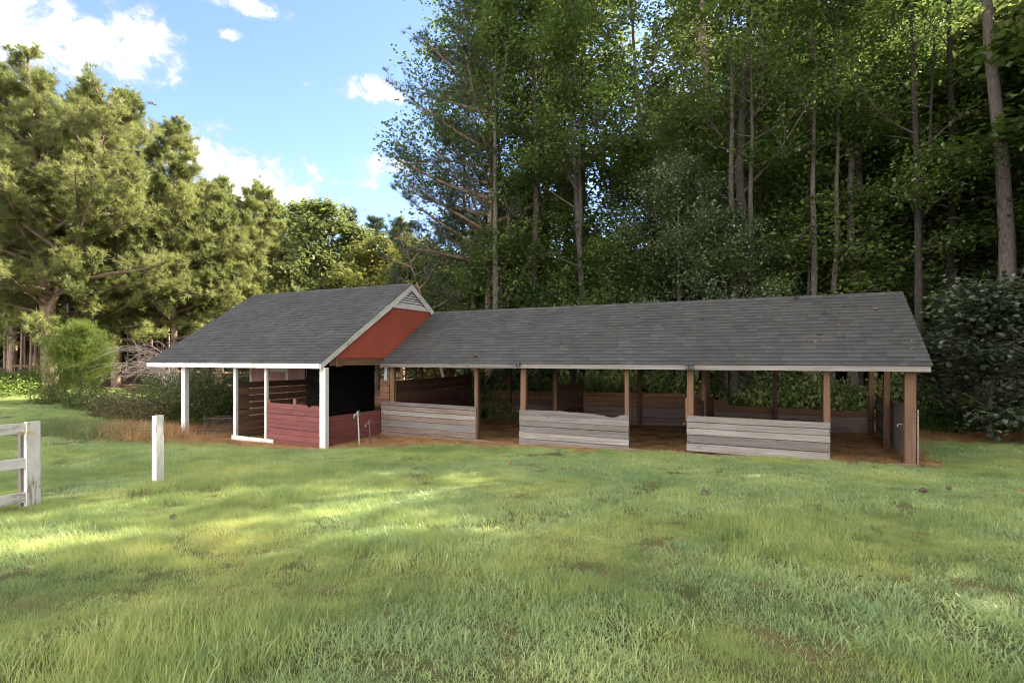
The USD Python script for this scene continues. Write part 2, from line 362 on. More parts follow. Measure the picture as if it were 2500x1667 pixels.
leaf("oak_leaves", [(0.0, (0.052, 0.082, 0.018)), (0.5, (0.118, 0.158, 0.034)), (0.9, (0.20, 0.225, 0.05)), (1.0, (0.24, 0.19, 0.05))], gain=1.35)
leaf("maple_leaves", [(0.0, (0.07, 0.105, 0.024)), (0.55, (0.165, 0.205, 0.046)), (0.88, (0.25, 0.265, 0.06)), (0.97, (0.22, 0.17, 0.05)), (1.0, (0.26, 0.12, 0.05))], spec=0.5, gain=1.35)
leaf("holly_leaves", [(0.0, (0.06, 0.085, 0.036)), (0.5, (0.15, 0.18, 0.085)), (1.0, (0.26, 0.285, 0.15))], trans=0.2, rough=0.4, spec=0.6, gain=1.35)
leaf("gray_oak_leaves", [(0.0, (0.04, 0.055, 0.026)), (0.5, (0.10, 0.12, 0.066)), (0.93, (0.21, 0.225, 0.145)), (1.0, (0.20, 0.19, 0.12))], trans=0.2, rough=0.35, spec=0.8)
leaf("fern_leaves", [(0.0, (0.04, 0.09, 0.035)), (1.0, (0.08, 0.16, 0.06))])
leaf("gold_leaves", [(0.0, (0.12, 0.13, 0.028)), (0.5, (0.27, 0.25, 0.06)), (0.85, (0.42, 0.34, 0.10)), (1.0, (0.5, 0.36, 0.12))])
leaf("lime_leaves", [(0.0, (0.12, 0.145, 0.042)), (0.5, (0.23, 0.25, 0.08)), (1.0, (0.36, 0.34, 0.12))])
leaf("pine_needles", [(0.0, (0.125, 0.145, 0.04)), (0.5, (0.275, 0.285, 0.085)), (0.92, (0.42, 0.40, 0.135)), (1.0, (0.42, 0.30, 0.11))], trans=0.45, clump=0.5)
leaf("dark_needles", [(0.0, (0.035, 0.06, 0.032)), (0.6, (0.065, 0.095, 0.05)), (0.95, (0.09, 0.11, 0.045)), (1.0, (0.14, 0.09, 0.035))], trans=0.25)
leaf("cedar_needles", [(0.0, (0.09, 0.125, 0.022)), (0.5, (0.18, 0.22, 0.035)), (1.0, (0.30, 0.32, 0.06))], trans=0.45, clump=1.2)
leaf("bramble_leaves", [(0.0, (0.065, 0.09, 0.022)), (0.5, (0.15, 0.18, 0.05)), (0.85, (0.24, 0.235, 0.075)), (1.0, (0.28, 0.15, 0.07))], clump=1.4)
leaf("red_bramble_leaves", [(0.0, (0.10, 0.10, 0.035)), (0.5, (0.21, 0.15, 0.07)), (1.0, (0.34, 0.16, 0.09))], clump=1.6)
leaf("vine_leaves", [(0.0, (0.11, 0.16, 0.03)), (0.6, (0.20, 0.24, 0.045)), (1.0, (0.30, 0.28, 0.07))], clump=1.0)
leaf("dry_leaves", [(0.0, (0.20, 0.09, 0.04)), (0.6, (0.35, 0.20, 0.09)), (1.0, (0.5, 0.38, 0.2))], trans=0.15, clump=6)
leaf("straw", [(0.0, (0.36, 0.19, 0.08)), (0.5, (0.60, 0.37, 0.18)), (1.0, (0.74, 0.55, 0.34))], trans=0.25, clump=2)
leaf("weed_leaves", [(0.0, (0.14, 0.17, 0.06)), (0.55, (0.25, 0.28, 0.11)), (0.8, (0.34, 0.30, 0.15)), (1.0, (0.42, 0.24, 0.12))], clump=1.5)


def grass_mat(name, a, b, c, trans=0.42, rough=0.45):
    """Lawn blades: patches that run from blue green to yellow green across the field."""
    mat(name, {"g": ("geometry", {}), "n": ("noise_texture", {"scale": 0.42, "detail": 4.0, "roughness": 0.6}), "n2": ("noise_texture", {"scale": 2.6, "detail": 2.0}),
               "nm": ("map_range", {"from_min": 0.35, "from_max": 0.65, "to_min": 0.0, "to_max": 0.62}), "m2": ("map_range", {"from_min": 0.35, "from_max": 0.65, "to_min": -0.14, "to_max": 0.14}),
               "rd": ("math", {"math_type": "multiply_add", "value2": 0.52}), "su": ("math", {"math_type": "add"}),
               "r": ("rgb_ramp", {"ramp": [(0.0, a), (0.5, b), (0.93, c), (1.0, (0.34, 0.24, 0.10))]}), "p": ("principled_bsdf", {"roughness": rough, "specular_ior_level": 0.4}),
               "t": ("translucent_bsdf", {}), "m": ("mix_closure", {"fac": trans})},
        [("g.position", "n.vector"), ("g.position", "n2.vector"), ("n.fac", "nm.value"), ("n2.fac", "m2.value"), ("g.random_per_island", "rd.value1"), ("nm.result", "rd.value3"), ("rd.value", "su.value1"),
         ("m2.result", "su.value2"), ("su.value", "r.fac"), ("r.color", "p.base_color"), ("r.color", "t.color"), ("p.BSDF", "m.closure1"), ("t.BSDF", "m.closure2")], surface="m.closure")


grass_mat("grass", (0.20, 0.275, 0.085), (0.36, 0.41, 0.125), (0.54, 0.52, 0.17))
grass_mat("broad_grass", (0.23, 0.315, 0.13), (0.36, 0.43, 0.165), (0.49, 0.51, 0.20), rough=0.35)

mat("ground", {
    "g": ("geometry", {}), "a": ("attribute", {"attribute": "tone"}),
    "n": ("noise_texture", {"scale": 1.1, "detail": 6.0, "roughness": 0.6}), "f": ("noise_texture", {"scale": 24.0, "detail": 6.0, "roughness": 0.7}),
    "gr": ("rgb_ramp", {"ramp": [(0.3, (0.05, 0.058, 0.02)), (0.5, (0.075, 0.08, 0.028)), (0.7, (0.16, 0.11, 0.05))]}),
    "st": ("rgb_ramp", {"ramp": [(0.3, (0.04, 0.029, 0.020)), (0.5, (0.095, 0.067, 0.043)), (0.7, (0.19, 0.135, 0.08))]}),
    "ed": ("math", {"math_type": "multiply_add", "value2": 0.5, "value3": -0.25}), "su": ("math", {"math_type": "add", "use_clamp": True}), "sm": ("map_range", {"range_type": "smoothstep", "from_min": 0.3, "from_max": 0.7, "clamp": True}),
    "mx": ("mix_color", {}), "bp": ("bump", {"strength": 0.8, "distance": 0.03}), "p": ("principled_bsdf", {"roughness": 0.95, "specular_ior_level": 0.1})},
    [("g.position", "n.vector"), ("g.position", "f.vector"), ("f.fac", "st.fac"), ("n.fac", "gr.fac"), ("n.fac", "ed.value1"), ("a.fac", "su.value1"), ("ed.value", "su.value2"), ("su.value", "sm.value"),
     ("sm.result", "mx.fac"), ("gr.color", "mx.a"), ("st.color", "mx.b"), ("mx.result", "p.base_color"), ("f.fac", "bp.height"), ("bp.normal", "p.normal")])

# ------------------------------------------------------------------ ground
CTRL = [(3, 0, .62), (3, -3, .6), (3, 3, .62), (5, -9, .48), (8.5, -7.5, .3), (10, -6.4, .33), (13.5, -4, .02), (16.8, -5.8, -.2), (19.75, -11.8, -.13), (19, -4.1, -.1), (12.5, 9.2, .12), (15, 3, .0), (10, 3, .28),
        (17.5, 11, .08), (22, 2, -.02), (26, -4, 0.0), (27, -21, .56), (22, -18, .25), (35, -27, 1.1), (30, -30, 1.0), (40, 0, .5), (35, 25, .5), (15, 18, .3), (60, -30, 1.6), (60, 25, 1.0), (0, -9, .75), (0, 9, .75), (-15, 0, 1.2), (-15, 30, 1.2),
        (-15, -30, 1.2), (110, 0, 2.0), (100, -90, 2.5), (100, 90, 2.0), (0, -90, 2.0), (0, 90, 1.5), (-100, 0, 2.0)]
CP = np.array([FW * d + RT * r for d, r, z in CTRL])
RBF = RBFInterpolator(CP, np.array([z for _, _, z in CTRL]), kernel="linear", smoothing=0.6)


def ground_z(xy):
    xy = np.atleast_2d(np.asarray(xy, float))
    z = RBF(xy)
    p = np.column_stack([xy, np.zeros(len(xy))])
    return z + 0.07 * (meshkit.fbm(p * 0.45, 2, 5) - 0.5) + 0.03 * (meshkit.noise(p * 1.7, 8) - 0.5)


def litter(xy):
    """1 where the ground is dirt, straw or leaf litter, 0 where it is lawn."""
    x, y = xy[:, 0], xy[:, 1]
    front = np.interp(x, [-23, -19, -14, -12.4, -10, -7, -3, 3], [11.6, 11.4, 11.5, 12.2, 13.9, 14.7, 15.15, 15.25])
    band = np.clip((y - front) / 0.7 + 0.5, 0, 1) * (x < 3.4) * (x > -23)
    d, r = xy @ FW, xy @ RT
    wood_edge = np.clip((d - (16.2 - 0.35 * (r - 9.5))) / 1.6, 0, 1) * (x > 2.6)
    strip = np.clip(1.4 - np.abs(d - 18.3) / 1.6, 0, 1) * np.clip((-6.2 - r) / 1.0, 0, 1) * np.clip((r + 17.5) / 1.5, 0, 1) * .62
    back = np.clip((y - 21.2) / 1.0, 0, 1) * (x > -25)
    far = np.clip((d - 31) / 3, 0, 1)
    return np.maximum.reduce([band * (y < 22), wood_edge, strip, back, far])


def sheet():
    s = np.linspace(-1, 1, 331)
    w = 11 * np.sinh(s * 3.6) / np.sinh(3.6) * 13.6 / 1.0
    gx, gy = np.meshgrid(w * 1.0, w * 1.0 + 14, indexing="ij")
    gx = gx - 6
    xy = np.column_stack([gx.ravel(), gy.ravel()])
    z = ground_z(xy)
    n = len(s)
    i, j = np.meshgrid(np.arange(n - 1), np.arange(n - 1), indexing="ij")
    q = np.stack([i * n + j, (i + 1) * n + j, (i + 1) * n + j + 1, i * n + j + 1], -1).reshape(-1, 4)
    return (np.column_stack([xy, z]), q), litter(xy)


g, t = sheet()
obj("ground", g, "ground", smooth=True, kind="structure", tone=t)
# ------------------------------------------------------------------ shingled roof slopes
rs = np.random.RandomState(11)


def shingle_slope(roof, x0, x1, ya, za, yb, zb, rows, near, prefer):
    """One roof slope from eave (ya, za) to ridge (yb, zb), laid with overlapping tabs. The 300 tabs that show largest are pieces of their own, the others one piece."""
    L = math.hypot(yb - ya, zb - za)
    uy, uz = (yb - ya) / L, (zb - za) / L
    ny, nz = -uz * np.sign(yb - ya), uy * np.sign(yb - ya)
    if nz < 0:
        ny, nz = -ny, -nz
    e = L / rows
    tabs = []
    for k in range(rows):
        x = x0 - rs.uniform(0, 0.25)
        off = 0.0
        while x < x1 - 0.04:
            w = rs.uniform(0.17, 0.36)
            a, b = max(x, x0), min(x + w, x1)
            x += w
            if b - a < 0.03:
                continue
            tabs.append((k, a + 0.002, b - 0.002, rs.choice([0.010, 0.011, 0.020]), rs.beta(3, 3), rs.uniform(-0.006, 0.004)))

    def verts(tab):
        k, a, b, th, tone, drop = tab
        v0, v1 = max(k * e + drop, -0.01), min((k + 1) * e + 0.02, L)
        out = []
        for (v, h0, h1) in ((v0, 0.004, 0.006 + th), (v1, 0.002, 0.0045)):
            for xx, h in ((a, h0), (b, h0), (b, h1), (a, h1)):
                out.append((xx, ya + uy * v + ny * h, za + uz * v + nz * h))
        return out

    def mesh(ts):
        m = MB()
        for tb in ts:
            v = verts(tb)
            m.add(v, [[0, 1, 2, 3], [3, 2, 6, 7], [0, 3, 7, 4], [1, 5, 6, 2]])
        v, f = m.out()
        return (v, f), np.array([[tb[4] * .55 + .38] * 4 + [tb[4] * .45 - .22] * 4 for tb in ts]).clip(0, 1).ravel()  # upper corners darker: shadow under the next course put into the tone

    def closeness(tb):
        c = np.array([(tb[1] + tb[2]) / 2, ya + uy * e * tb[0], za + uz * e * tb[0]])
        return -np.linalg.norm(c - [0, 0, CAMZ]) if near else 0

    tabs.sort(key=closeness, reverse=True)
    single = 300 if near else 0
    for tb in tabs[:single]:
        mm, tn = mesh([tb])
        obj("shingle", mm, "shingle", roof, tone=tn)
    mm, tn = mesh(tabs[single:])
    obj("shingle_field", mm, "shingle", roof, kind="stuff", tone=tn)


def deck(roof, x0, x1, ya, za, yb, zb, yc, zc):
    """The boarded deck under the shingles, one gable-shaped shell."""
    m = MB()
    th = 0.03
    for (p, q) in (((ya, za), (yb, zb)), ((yb, zb), (yc, zc))):
        m.hexa([(x0, p[0], p[1] - th), (x1, p[0], p[1] - th), (x1, q[0], q[1] - th), (x0, q[0], q[1] - th),
                (x0, p[0], p[1]), (x1, p[0], p[1]), (x1, q[0], q[1]), (x0, q[0], q[1])])
    obj("roof_deck", m.out(), "dark_wood_x", roof)


def ridge_caps(roof, x0, x1, y, z, slope):
    x = x0
    while x < x1 - 0.02:
        b = min(x + 0.24, x1)
        m = MB()
        w = 0.13
        m.add([(x, y - w, z - w * slope + 0.012), (b, y - w, z - w * slope + 0.018), (x, y, z + 0.014), (b, y, z + 0.024), (x, y + w, z - w * slope + 0.012), (b, y + w, z - w * slope + 0.018),
               (b, y - w, z - w * slope + 0.002), (b, y, z + 0.005), (b, y + w, z - w * slope + 0.002)],
              [[0, 1, 3, 2], [2, 3, 5, 4], [1, 6, 7, 3], [3, 7, 8, 5]])
        v, f = m.out()
        obj("ridge_cap", (v, f), "shingle", roof, tone=np.full(len(v), rs.uniform(0.2, 0.7)))
        x = b


def plank_row(parent, name, Y, xl, xr, zl, zr, mat_, th=0.035, gap=0.011, jitter=0.014, seam=None):
    """Boards nailed across the plane y = Y, given by the heights of their edges at the left and the right end."""
    for i in range(len(zl) - 1):
        f = Y - rs.uniform(0, jitter)
        cuts = [0.0, 1.0]
        if seam:
            cuts = [0.0, seam[i % len(seam)], 1.0]
        for a, b in zip(cuts[:-1], cuts[1:]):
            top = lambda t: zl[i] + (zr[i] - zl[i]) * t
            bot = lambda t: zl[i + 1] + (zr[i + 1] - zl[i + 1]) * t
            X = lambda t: xl + (xr - xl) * t
            a2, b2 = a + (0.002 if a else rs.uniform(-0.003, 0.003)), b - (0.002 if b < 1 else rs.uniform(-0.003, 0.003))
            g = gap * rs.uniform(0.6, 1.8)
            m = MB().hexa([(X(a2), f, bot(a2) + g), (X(b2), f, bot(b2) + g), (X(b2), f + th, bot(b2) + g), (X(a2), f + th, bot(a2) + g),
                           (X(a2), f, top(a2)), (X(b2), f, top(b2)), (X(b2), f + th, top(b2)), (X(a2), f + th, top(a2))])
            obj(name, m.out(), mat_[i % len(mat_)] if isinstance(mat_, list) else mat_, parent)


def plank_side(parent, name, X, y0, y1, z0, z1, mat_, th=0.035, gap=0.004, jitter=0.006):
    """Boards along the depth on the plane x = X; heights of their edges at the near (z0) and the far end (z1)."""
    for i in range(len(z0) - 1):
        f = X + rs.uniform(0, jitter)
        g = gap[i % len(gap)] if isinstance(gap, list) else gap * rs.uniform(0.6, 1.8)
        m = MB().hexa([(f, y0, z0[i + 1] + g), (f + th, y0, z0[i + 1] + g), (f + th, y1, z1[i + 1] + g), (f, y1, z1[i + 1] + g),
                       (f, y0, z0[i]), (f + th, y0, z0[i]), (f + th, y1, z1[i]), (f, y1, z1[i])])
        obj(name, m.out(), mat_[i % len(mat_)] if isinstance(mat_, list) else mat_, parent)


def post(parent, x, y, w, d, z0, z1, mat_, lean=0.0, name="post", label=None):
    b = 0.008
    ring = lambda z, dx: [(x - w + b + dx, y - d, z), (x + w - b + dx, y - d, z), (x + w + dx, y - d + b, z), (x + w + dx, y + d - b, z), (x + w - b + dx, y + d, z), (x - w + b + dx, y + d, z), (x - w + dx, y + d - b, z), (x - w + dx, y - d + b, z)]
    v = np.array(ring(z0, 0) + ring(z1, lean))
    f = [[i, (i + 1) % 8, 8 + (i + 1) % 8] for i in range(8)] + [[i, 8 + (i + 1) % 8, 8 + i] for i in range(8)] + [[0, i + 1, i] for i in range(1, 7)] + [[8, 8 + i, 9 + i] for i in range(1, 7)]
    return obj(name, (v, np.array(f)), mat_, parent, label=label)


# ------------------------------------------------------------------ the long stall shed
SY, SBACK = 15.31, 21.27
XE = -12.42
shed = thing("run_in_shed", "long open shed of weathered grey boards and brown posts under one dark shingled roof", "shed")
ROOF_Y0, ROOF_Z0, RIDGE_Y, RIDGE_Z, ROOF_X0, ROOF_X1 = 15.19, 2.445, 18.54, 4.44, -12.5, 3.1
roof = part("roof", shed, None)
deck(roof, ROOF_X0 + 0.03, ROOF_X1 - 0.02, ROOF_Y0, ROOF_Z0, RIDGE_Y, RIDGE_Z, 2 * RIDGE_Y - ROOF_Y0, ROOF_Z0)
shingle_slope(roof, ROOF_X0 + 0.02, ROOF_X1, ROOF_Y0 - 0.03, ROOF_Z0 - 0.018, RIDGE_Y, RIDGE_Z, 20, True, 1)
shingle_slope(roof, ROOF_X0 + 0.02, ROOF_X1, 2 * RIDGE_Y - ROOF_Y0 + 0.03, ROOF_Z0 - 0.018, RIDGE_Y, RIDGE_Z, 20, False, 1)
ridge_caps(roof, ROOF_X0 + 0.05, ROOF_X1 - 0.01, RIDGE_Y, RIDGE_Z, 0.595)
# fascia in two lengths with a butt joint, then rafters and the eave beams
for a, b in ((ROOF_X0, -7.35), (-7.345, ROOF_X1 - 0.04)):
    obj("fascia", MB().box(a, b, ROOF_Y0 - 0.02, ROOF_Y0 + 0.02, ROOF_Z0 - 0.155, ROOF_Z0 - 0.03).out(), "gray_wood_x", shed)
obj("fascia", MB().box(ROOF_X0, ROOF_X1, 2 * RIDGE_Y - ROOF_Y0 - 0.02, 2 * RIDGE_Y - ROOF_Y0 + 0.02, ROOF_Z0 - 0.17, ROOF_Z0 - 0.03).out(), "gray_wood_x", shed)
for y in (SY + 0.05, SBACK):
    obj("eave_beam", MB().box(ROOF_X0 + 0.1, 2.95, y - 0.04, y + 0.04, 2.30, 2.44).out(), "brown_wood_x", shed)
for k in range(27):
    x = -12.3 + k * 0.59
    m = MB()
    for s in (-1, 1):
        ye = RIDGE_Y + s * 3.28
        m.hexa([(x - .02, ye, ROOF_Z0 - .16), (x + .02, ye, ROOF_Z0 - .16), (x + .02, RIDGE_Y, RIDGE_Z - .19), (x - .02, RIDGE_Y, RIDGE_Z - .19),
                (x - .02, ye, ROOF_Z0 - .034), (x + .02, ye, ROOF_Z0 - .034), (x + .02, RIDGE_Y, RIDGE_Z - .034), (x - .02, RIDGE_Y, RIDGE_Z - .034)])
    obj("rafter", m.out(), "dark_wood_y", shed)
# front posts, from the left; stout 6 x 6 posts alternate with slender ones
FRONT = [(959.6, 0.085, "brown_wood_z"), (1164.5, 0.06, "brown_wood_z"), (1277.5, 0.085, "brown_wood_z"), (1532.5, 0.06, "brown_wood_z"), (1686, 0.085, "brown_wood_z"), (2018.5, 0.07, "brown_wood_z"), (2222, 0.105, "brown_wood_z")]
FX = []
for k, (px, w, mt) in enumerate(FRONT):
    x, _ = on_front(px, 1080, SY + 0.10)
    FX.append(x)
    gz = float(ground_z((x, SY))[0])
    post(shed, x, SY + 0.10 + (0.0 if w > 0.07 else 0.0), w, 0.07, gz - 0.2, 2.31, mt, lean=(0.03 if k == 2 else -0.015 if k == 3 else 0.0))
# rear posts and posts in mid shed
for px in (1129.7, 1245.8, 1400, 1562, 1728, 1892, 2126):
    x, _ = on_front(px, 1040, SBACK)
    post(shed, x, SBACK - 0.05, 0.075, 0.07, -0.2, 2.31, "dark_wood_z" if px < 2100 else "brown_wood_z")
for X, y in ((FX[2] + 0.02, 18.1), (FX[4], 18.3), (FX[6] - 0.05, 18.2)):
    post(shed, X, y, 0.07, 0.07, -0.2, 3.9 if X < 2 else 2.6, "brown_wood_z", name="inner_post")


def edges(pairs, Y, x):
    return [on_front(px, py, Y)[1] for px, py in pairs]


def scale_crop(x0, y0, s, pts):
    return [(x0 + a * s, y0 + b * s) for a, b in pts]


s2, s3, s4, s5 = 400 / 1394, 400 / 1568, 400 / 1394, 400 / 1334
p1l = scale_crop(720, 670, s2, [(735, y) for y in (1076, 1110, 1150, 1190, 1232, 1284, 1332, 1376)])
p1r = scale_crop(1080, 720, s3, [(322, y) for y in (1069, 1110, 1160, 1207, 1256, 1324, 1384, 1425)])
p2l = scale_crop(1080, 720, s3, [(736, y) for y in (1098, 1148, 1200, 1250, 1306, 1372, 1456)])
p2r = scale_crop(1440, 700, s4, [(331, y) for y in (1091, 1136, 1188, 1240, 1298, 1358, 1400)])
p3l = scale_crop(1440, 700, s4, [(826, y) for y in (1094, 1150, 1201, 1256, 1327, 1394)])
p3r = scale_crop(1800, 690, s5, [(755, y) for y in (1140, 1195, 1250, 1305, 1386, 1458)])
GW = ["gray_wood_x"]
for n_, (pl, pr, lab) in enumerate(((p1l, p1r, "low front wall of mixed grey and brown boards beside the red barn"), (p2l, p2r, "low front wall of grey boards whose top edge is chewed wavy"),
                                    (p3l, p3r, "long low front wall of silver grey boards with a gap above its sill"))):
    wall = part("front_wall", shed, None, lab)
    xl, xr = on_front(pl[0][0], 1000, SY)[0], on_front(pr[0][0], 1000, SY)[0]
    zl, zr = edges(pl, SY, xl), edges(pr, SY, xr)
    zl[-1] -= 0.06 if n_ < 2 else 0; zr[-1] -= 0.06 if n_ < 2 else 0
    if n_ == 1:
        # the chewed top board
        pts = scale_crop(1080, 720, s3, [(736, 1098), (800, 1100), (900, 1104), (1050, 1109), (1150, 1111), (1210, 1122), (1300, 1124), (1400, 1135), (1480, 1140)]) + \
            scale_crop(1440, 700, s4, [(60, 1090), (110, 1093), (150, 1106), (190, 1112), (225, 1108), (262, 1093), (331, 1090)])
        top = [on_front(px, py, SY) for px, py in pts]
        m = MB()
        nn = len(top)
        f0 = SY - 0.004
        bot = lambda x: zl[1] + (zr[1] - zl[1]) * (x - xl) / (xr - xl) + 0.005
        v = [(x, f0, bot(x)) for x, z in top] + [(x, f0, z) for x, z in top] + [(x, f0 + .035, bot(x)) for x, z in top] + [(x, f0 + .035, z) for x, z in top]
        q = []
        for i in range(nn - 1):
            q += [[i, i + 1, nn + i + 1, nn + i], [nn + i, nn + i + 1, 3 * nn + i + 1, 3 * nn + i], [2 * nn + i, 3 * nn + i, 3 * nn + i + 1, 2 * nn + i + 1]]
        q += [[0, nn, 3 * nn, 2 * nn], [nn - 1, 3 * nn - 1, 4 * nn - 1, 2 * nn - 1]]
        m.add(v, q)
        obj("plank", m.out(), "gray_wood_x", wall, label="top board with a wavy chewed edge")
        zl, zr = zl[1:], zr[1:]
    mats = ["gray_wood_x"] if n_ else ["gray_wood_x", "dirty_wood_x", "gray_wood_x", "dirty_wood_x", "gray_wood_x", "dirty_wood_x", "dirty_wood_x"]
    plank_row(wall, "plank", SY, xl, xr, zl, zr, mats)
# sill boards along the ground
SILL = [scale_crop(1080, 720, s3, [(290, 1384), (735, 1448)]), scale_crop(1440, 700, s4, [(331, 1380), (826, 1440)]), scale_crop(1440, 700, s4, [(822, 1424)]) + [(2026.4, 1130.5)], [(2024, 1135.2), (2243, 1135.8)]]
for (a, b) in SILL:
    xa, za = on_front(a[0], a[1], SY - 0.02)
    xb, zb = on_front(b[0], b[1], SY - 0.02)
    za, zb = za + .035, zb + .035
    m = MB().hexa([(xa, SY - 0.045, za - 0.2), (xb, SY - 0.045, zb - 0.2), (xb, SY - 0.006, zb - 0.2), (xa, SY - 0.006, za - 0.2), (xa, SY - 0.045, za), (xb, SY - 0.045, zb), (xb, SY - 0.006, zb), (xa, SY - 0.006, za)])
    obj("sill_board", m.out(), "dirty_wood_x", shed)
# rear wall: three stalls, warm brown boards over dirty grey ones
RW = [((1129.7, 1342), [(0, -0.4, "dark")], 0), ]
bx = [on_front(px, 1000, SBACK)[0] for px in (1104, 1400, 1725, 2126)]
rear = part("rear_wall", shed, None)
zt0 = [on_front(px, py, SBACK)[1] for px, py in ((1115, 951), (1440, 957.5), (1672, 960.5), (2116, 1004))]
H1 = [0, .155, .36, .555, .75, .93, 1.10, 1.25]
for (xa, xb, za, zb, hs, mats) in ((bx[0], bx[1], zt0[0], zt0[1], H1, ["brown_wood_x", "brown_wood_x", "dark_wood_x", "dirty_wood_x", "dirty_wood_x", "dirty_wood_x", "dirty_wood_x"]),
                                   (bx[1] + .01, bx[2], zt0[1], zt0[2], H1, ["orange_wood_x", "orange_wood_x", "orange_wood_x", "dirty_wood_x", "dirty_wood_x", "dirty_wood_x", "dirty_wood_x"]),
                                   (bx[2] + .01, bx[3] + .1, zt0[3] + .03, zt0[3], [0, .22, .39, .60, .80, 1.0, 1.2], ["brown_wood_x", "dirty_wood_x", "dirty_wood_x", "dirty_wood_x", "dirty_wood_x", "dirty_wood_x"])):
    plank_row(rear, "plank", SBACK, xa, xb, [za - h for h in hs], [zb - h for h in hs], mats)
xa, za = on_front(1730, 974, SBACK)
xb, zb = on_front(1778, 976, SBACK)
plank_row(rear, "plank", SBACK, xa, xb, [za, za - .22], [zb, zb - .22], "orange_wood_x")
# partitions between the stalls (rear half boarded high)
dv = part("stall_divider", shed, None)
plank_side(dv, "plank", FX[2] - 0.02, 18.1, SBACK - .1, [1.62, 1.38, 1.14, .92, .70, .48, .25, 0], [1.62, 1.38, 1.14, .92, .70, .48, .25, 0], "dark_wood_y", gap=[0.01, 0.03, 0.006, 0.045])
dv = part("stall_divider", shed, None)
plank_side(dv, "plank", FX[4] - 0.02, 16.0, SBACK - .1, [1.25, 1.05, .85, .65, .44, .22, 0], [1.25, 1.05, .85, .65, .44, .22, 0], "dark_wood_y")
# right end wall: low boards stepping at the middle post
ew = part("end_wall", shed, None)
ze = [1.42, 1.20, .97, .74, .52, .30, .10]
plank_side(ew, "plank", FX[6] + 0.115, SY + .02, 18.2, [z for z in ze], [z - 0.03 for z in ze], "dirty_wood_y")
plank_side(ew, "plank", FX[6] + 0.115, 18.2, SBACK + .05, [z - .02 for z in [1.42, 1.18, .95, .72, .5, .28, .1]], [z - .02 for z in [1.42, 1.18, .95, .72, .5, .28, .1]], ["brown_wood_y", "dirty_wood_y"])
# little floodlights under the eave
for px, py in ((1263, 889), (1683, 894)):
    x, z = on_front(px, py, ROOF_Y0 - 0.05)
    fl = obj("floodlight", MB().box(x - .10, x + .10, ROOF_Y0 - .09, ROOF_Y0 - .0205, z + .03, z + .055).box(x - .035, x + .035, ROOF_Y0 - .075, ROOF_Y0 - .021, z - .02, z + .03).out(), "black_plastic", shed)
    for s in (-1, 1):
        hd = MB().hexa([(x + s * .055 - .045, ROOF_Y0 - .12, z - .05), (x + s * .055 + .045, ROOF_Y0 - .12, z - .05), (x + s * .055 + .045, ROOF_Y0 - .05, z - .04), (x + s * .055 - .045, ROOF_Y0 - .05, z - .04),
                        (x + s * .055 - .045, ROOF_Y0 - .13, z + .012), (x + s * .055 + .045, ROOF_Y0 - .13, z + .012), (x + s * .055 + .045, ROOF_Y0 - .05, z + .025), (x + s * .055 - .045, ROOF_Y0 - .05, z + .025)])
        h = obj("lamp_head", hd.out(), "black_plastic", fl)
        obj("lens", MB().hexa([(x + s * .055 - .036, ROOF_Y0 - .126, z - .042), (x + s * .055 + .036, ROOF_Y0 - .126, z - .042), (x + s * .055 + .036, ROOF_Y0 - .118, z - .042), (x + s * .055 - .036, ROOF_Y0 - .118, z - .042),
                               (x + s * .055 - .036, ROOF_Y0 - .134, z - .002), (x + s * .055 + .036, ROOF_Y0 - .134, z - .002), (x + s * .055 + .036, ROOF_Y0 - .12, z - .002), (x + s * .055 - .036, ROOF_Y0 - .12, z - .002)]).out(), "lamp_glass", fl)
# gate hooks on two posts and the board ends left hanging on a post
x, z = on_front(2206, 1036, SY)
hk = MB().tube([(x - .02, SY + .02, z), (x - .10, SY, z), (x - .12, SY, z - .03), (x - .11, SY, z - .06)], .008, 6)
obj("gate_hook", hk.out(), "galvanized", shed)
x, z = on_front(1675, 1010, SY)
for k in range(4):
    zz = z + .42 - k * .16
    obj("board_end", MB().hexa([(x - .03 + .008 * k, SY + .02, zz - .15), (x + .02, SY + .02, zz - .15), (x + .02, SY + .12, zz - .15), (x - .03, SY + .12, zz - .15), (x - .02, SY + .02, zz), (x + .02, SY + .02, zz), (x + .02, SY + .12, zz), (x - .02, SY + .12, zz)]).out(), "orange_wood_y", shed)
obj("gate_hook", MB().tube([(x - .02, SY + .02, z - .25), (x - .06, SY, z - .25), (x - .065, SY, z - .31)], .008, 6).out(), "galvanized", shed)

# ------------------------------------------------------------------ the red barn
BY = 12.6
barn = thing("red_barn", "small red barn with white trim and dark shingled roof left of the long shed", "barn")
BX0, BX1, BE_Y, BE_Z, BR_Y, BR_Z = -21.15, -12.5, 12.42, 2.455, 17.05, 5.42
BS = (BR_Z - BE_Z) / (BR_Y - BE_Y)
roof = part("roof", barn, None)
deck(roof, BX0 + .03, BX1 - .02, BE_Y, BE_Z, BR_Y, BR_Z, 2 * BR_Y - BE_Y, BE_Z)
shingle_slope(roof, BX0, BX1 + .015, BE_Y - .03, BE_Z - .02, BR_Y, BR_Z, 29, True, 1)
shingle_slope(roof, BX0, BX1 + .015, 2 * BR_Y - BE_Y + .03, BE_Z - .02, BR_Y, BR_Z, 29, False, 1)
ridge_caps(roof, BX0, BX1 + .01, BR_Y, BR_Z, BS)
obj("fascia", MB().box(BX0, BX1 - .032, BE_Y - .02, BE_Y + .02, BE_Z - .175, BE_Z - .02).out(), "white_paint_x", barn, label="long white fascia board under the front eave")
obj("fascia", MB().box(BX0, BX1, 2 * BR_Y - BE_Y - .02, 2 * BR_Y - BE_Y + .02, BE_Z - .175, BE_Z - .02).out(), "white_paint_x", barn)
RW_ = 0.20
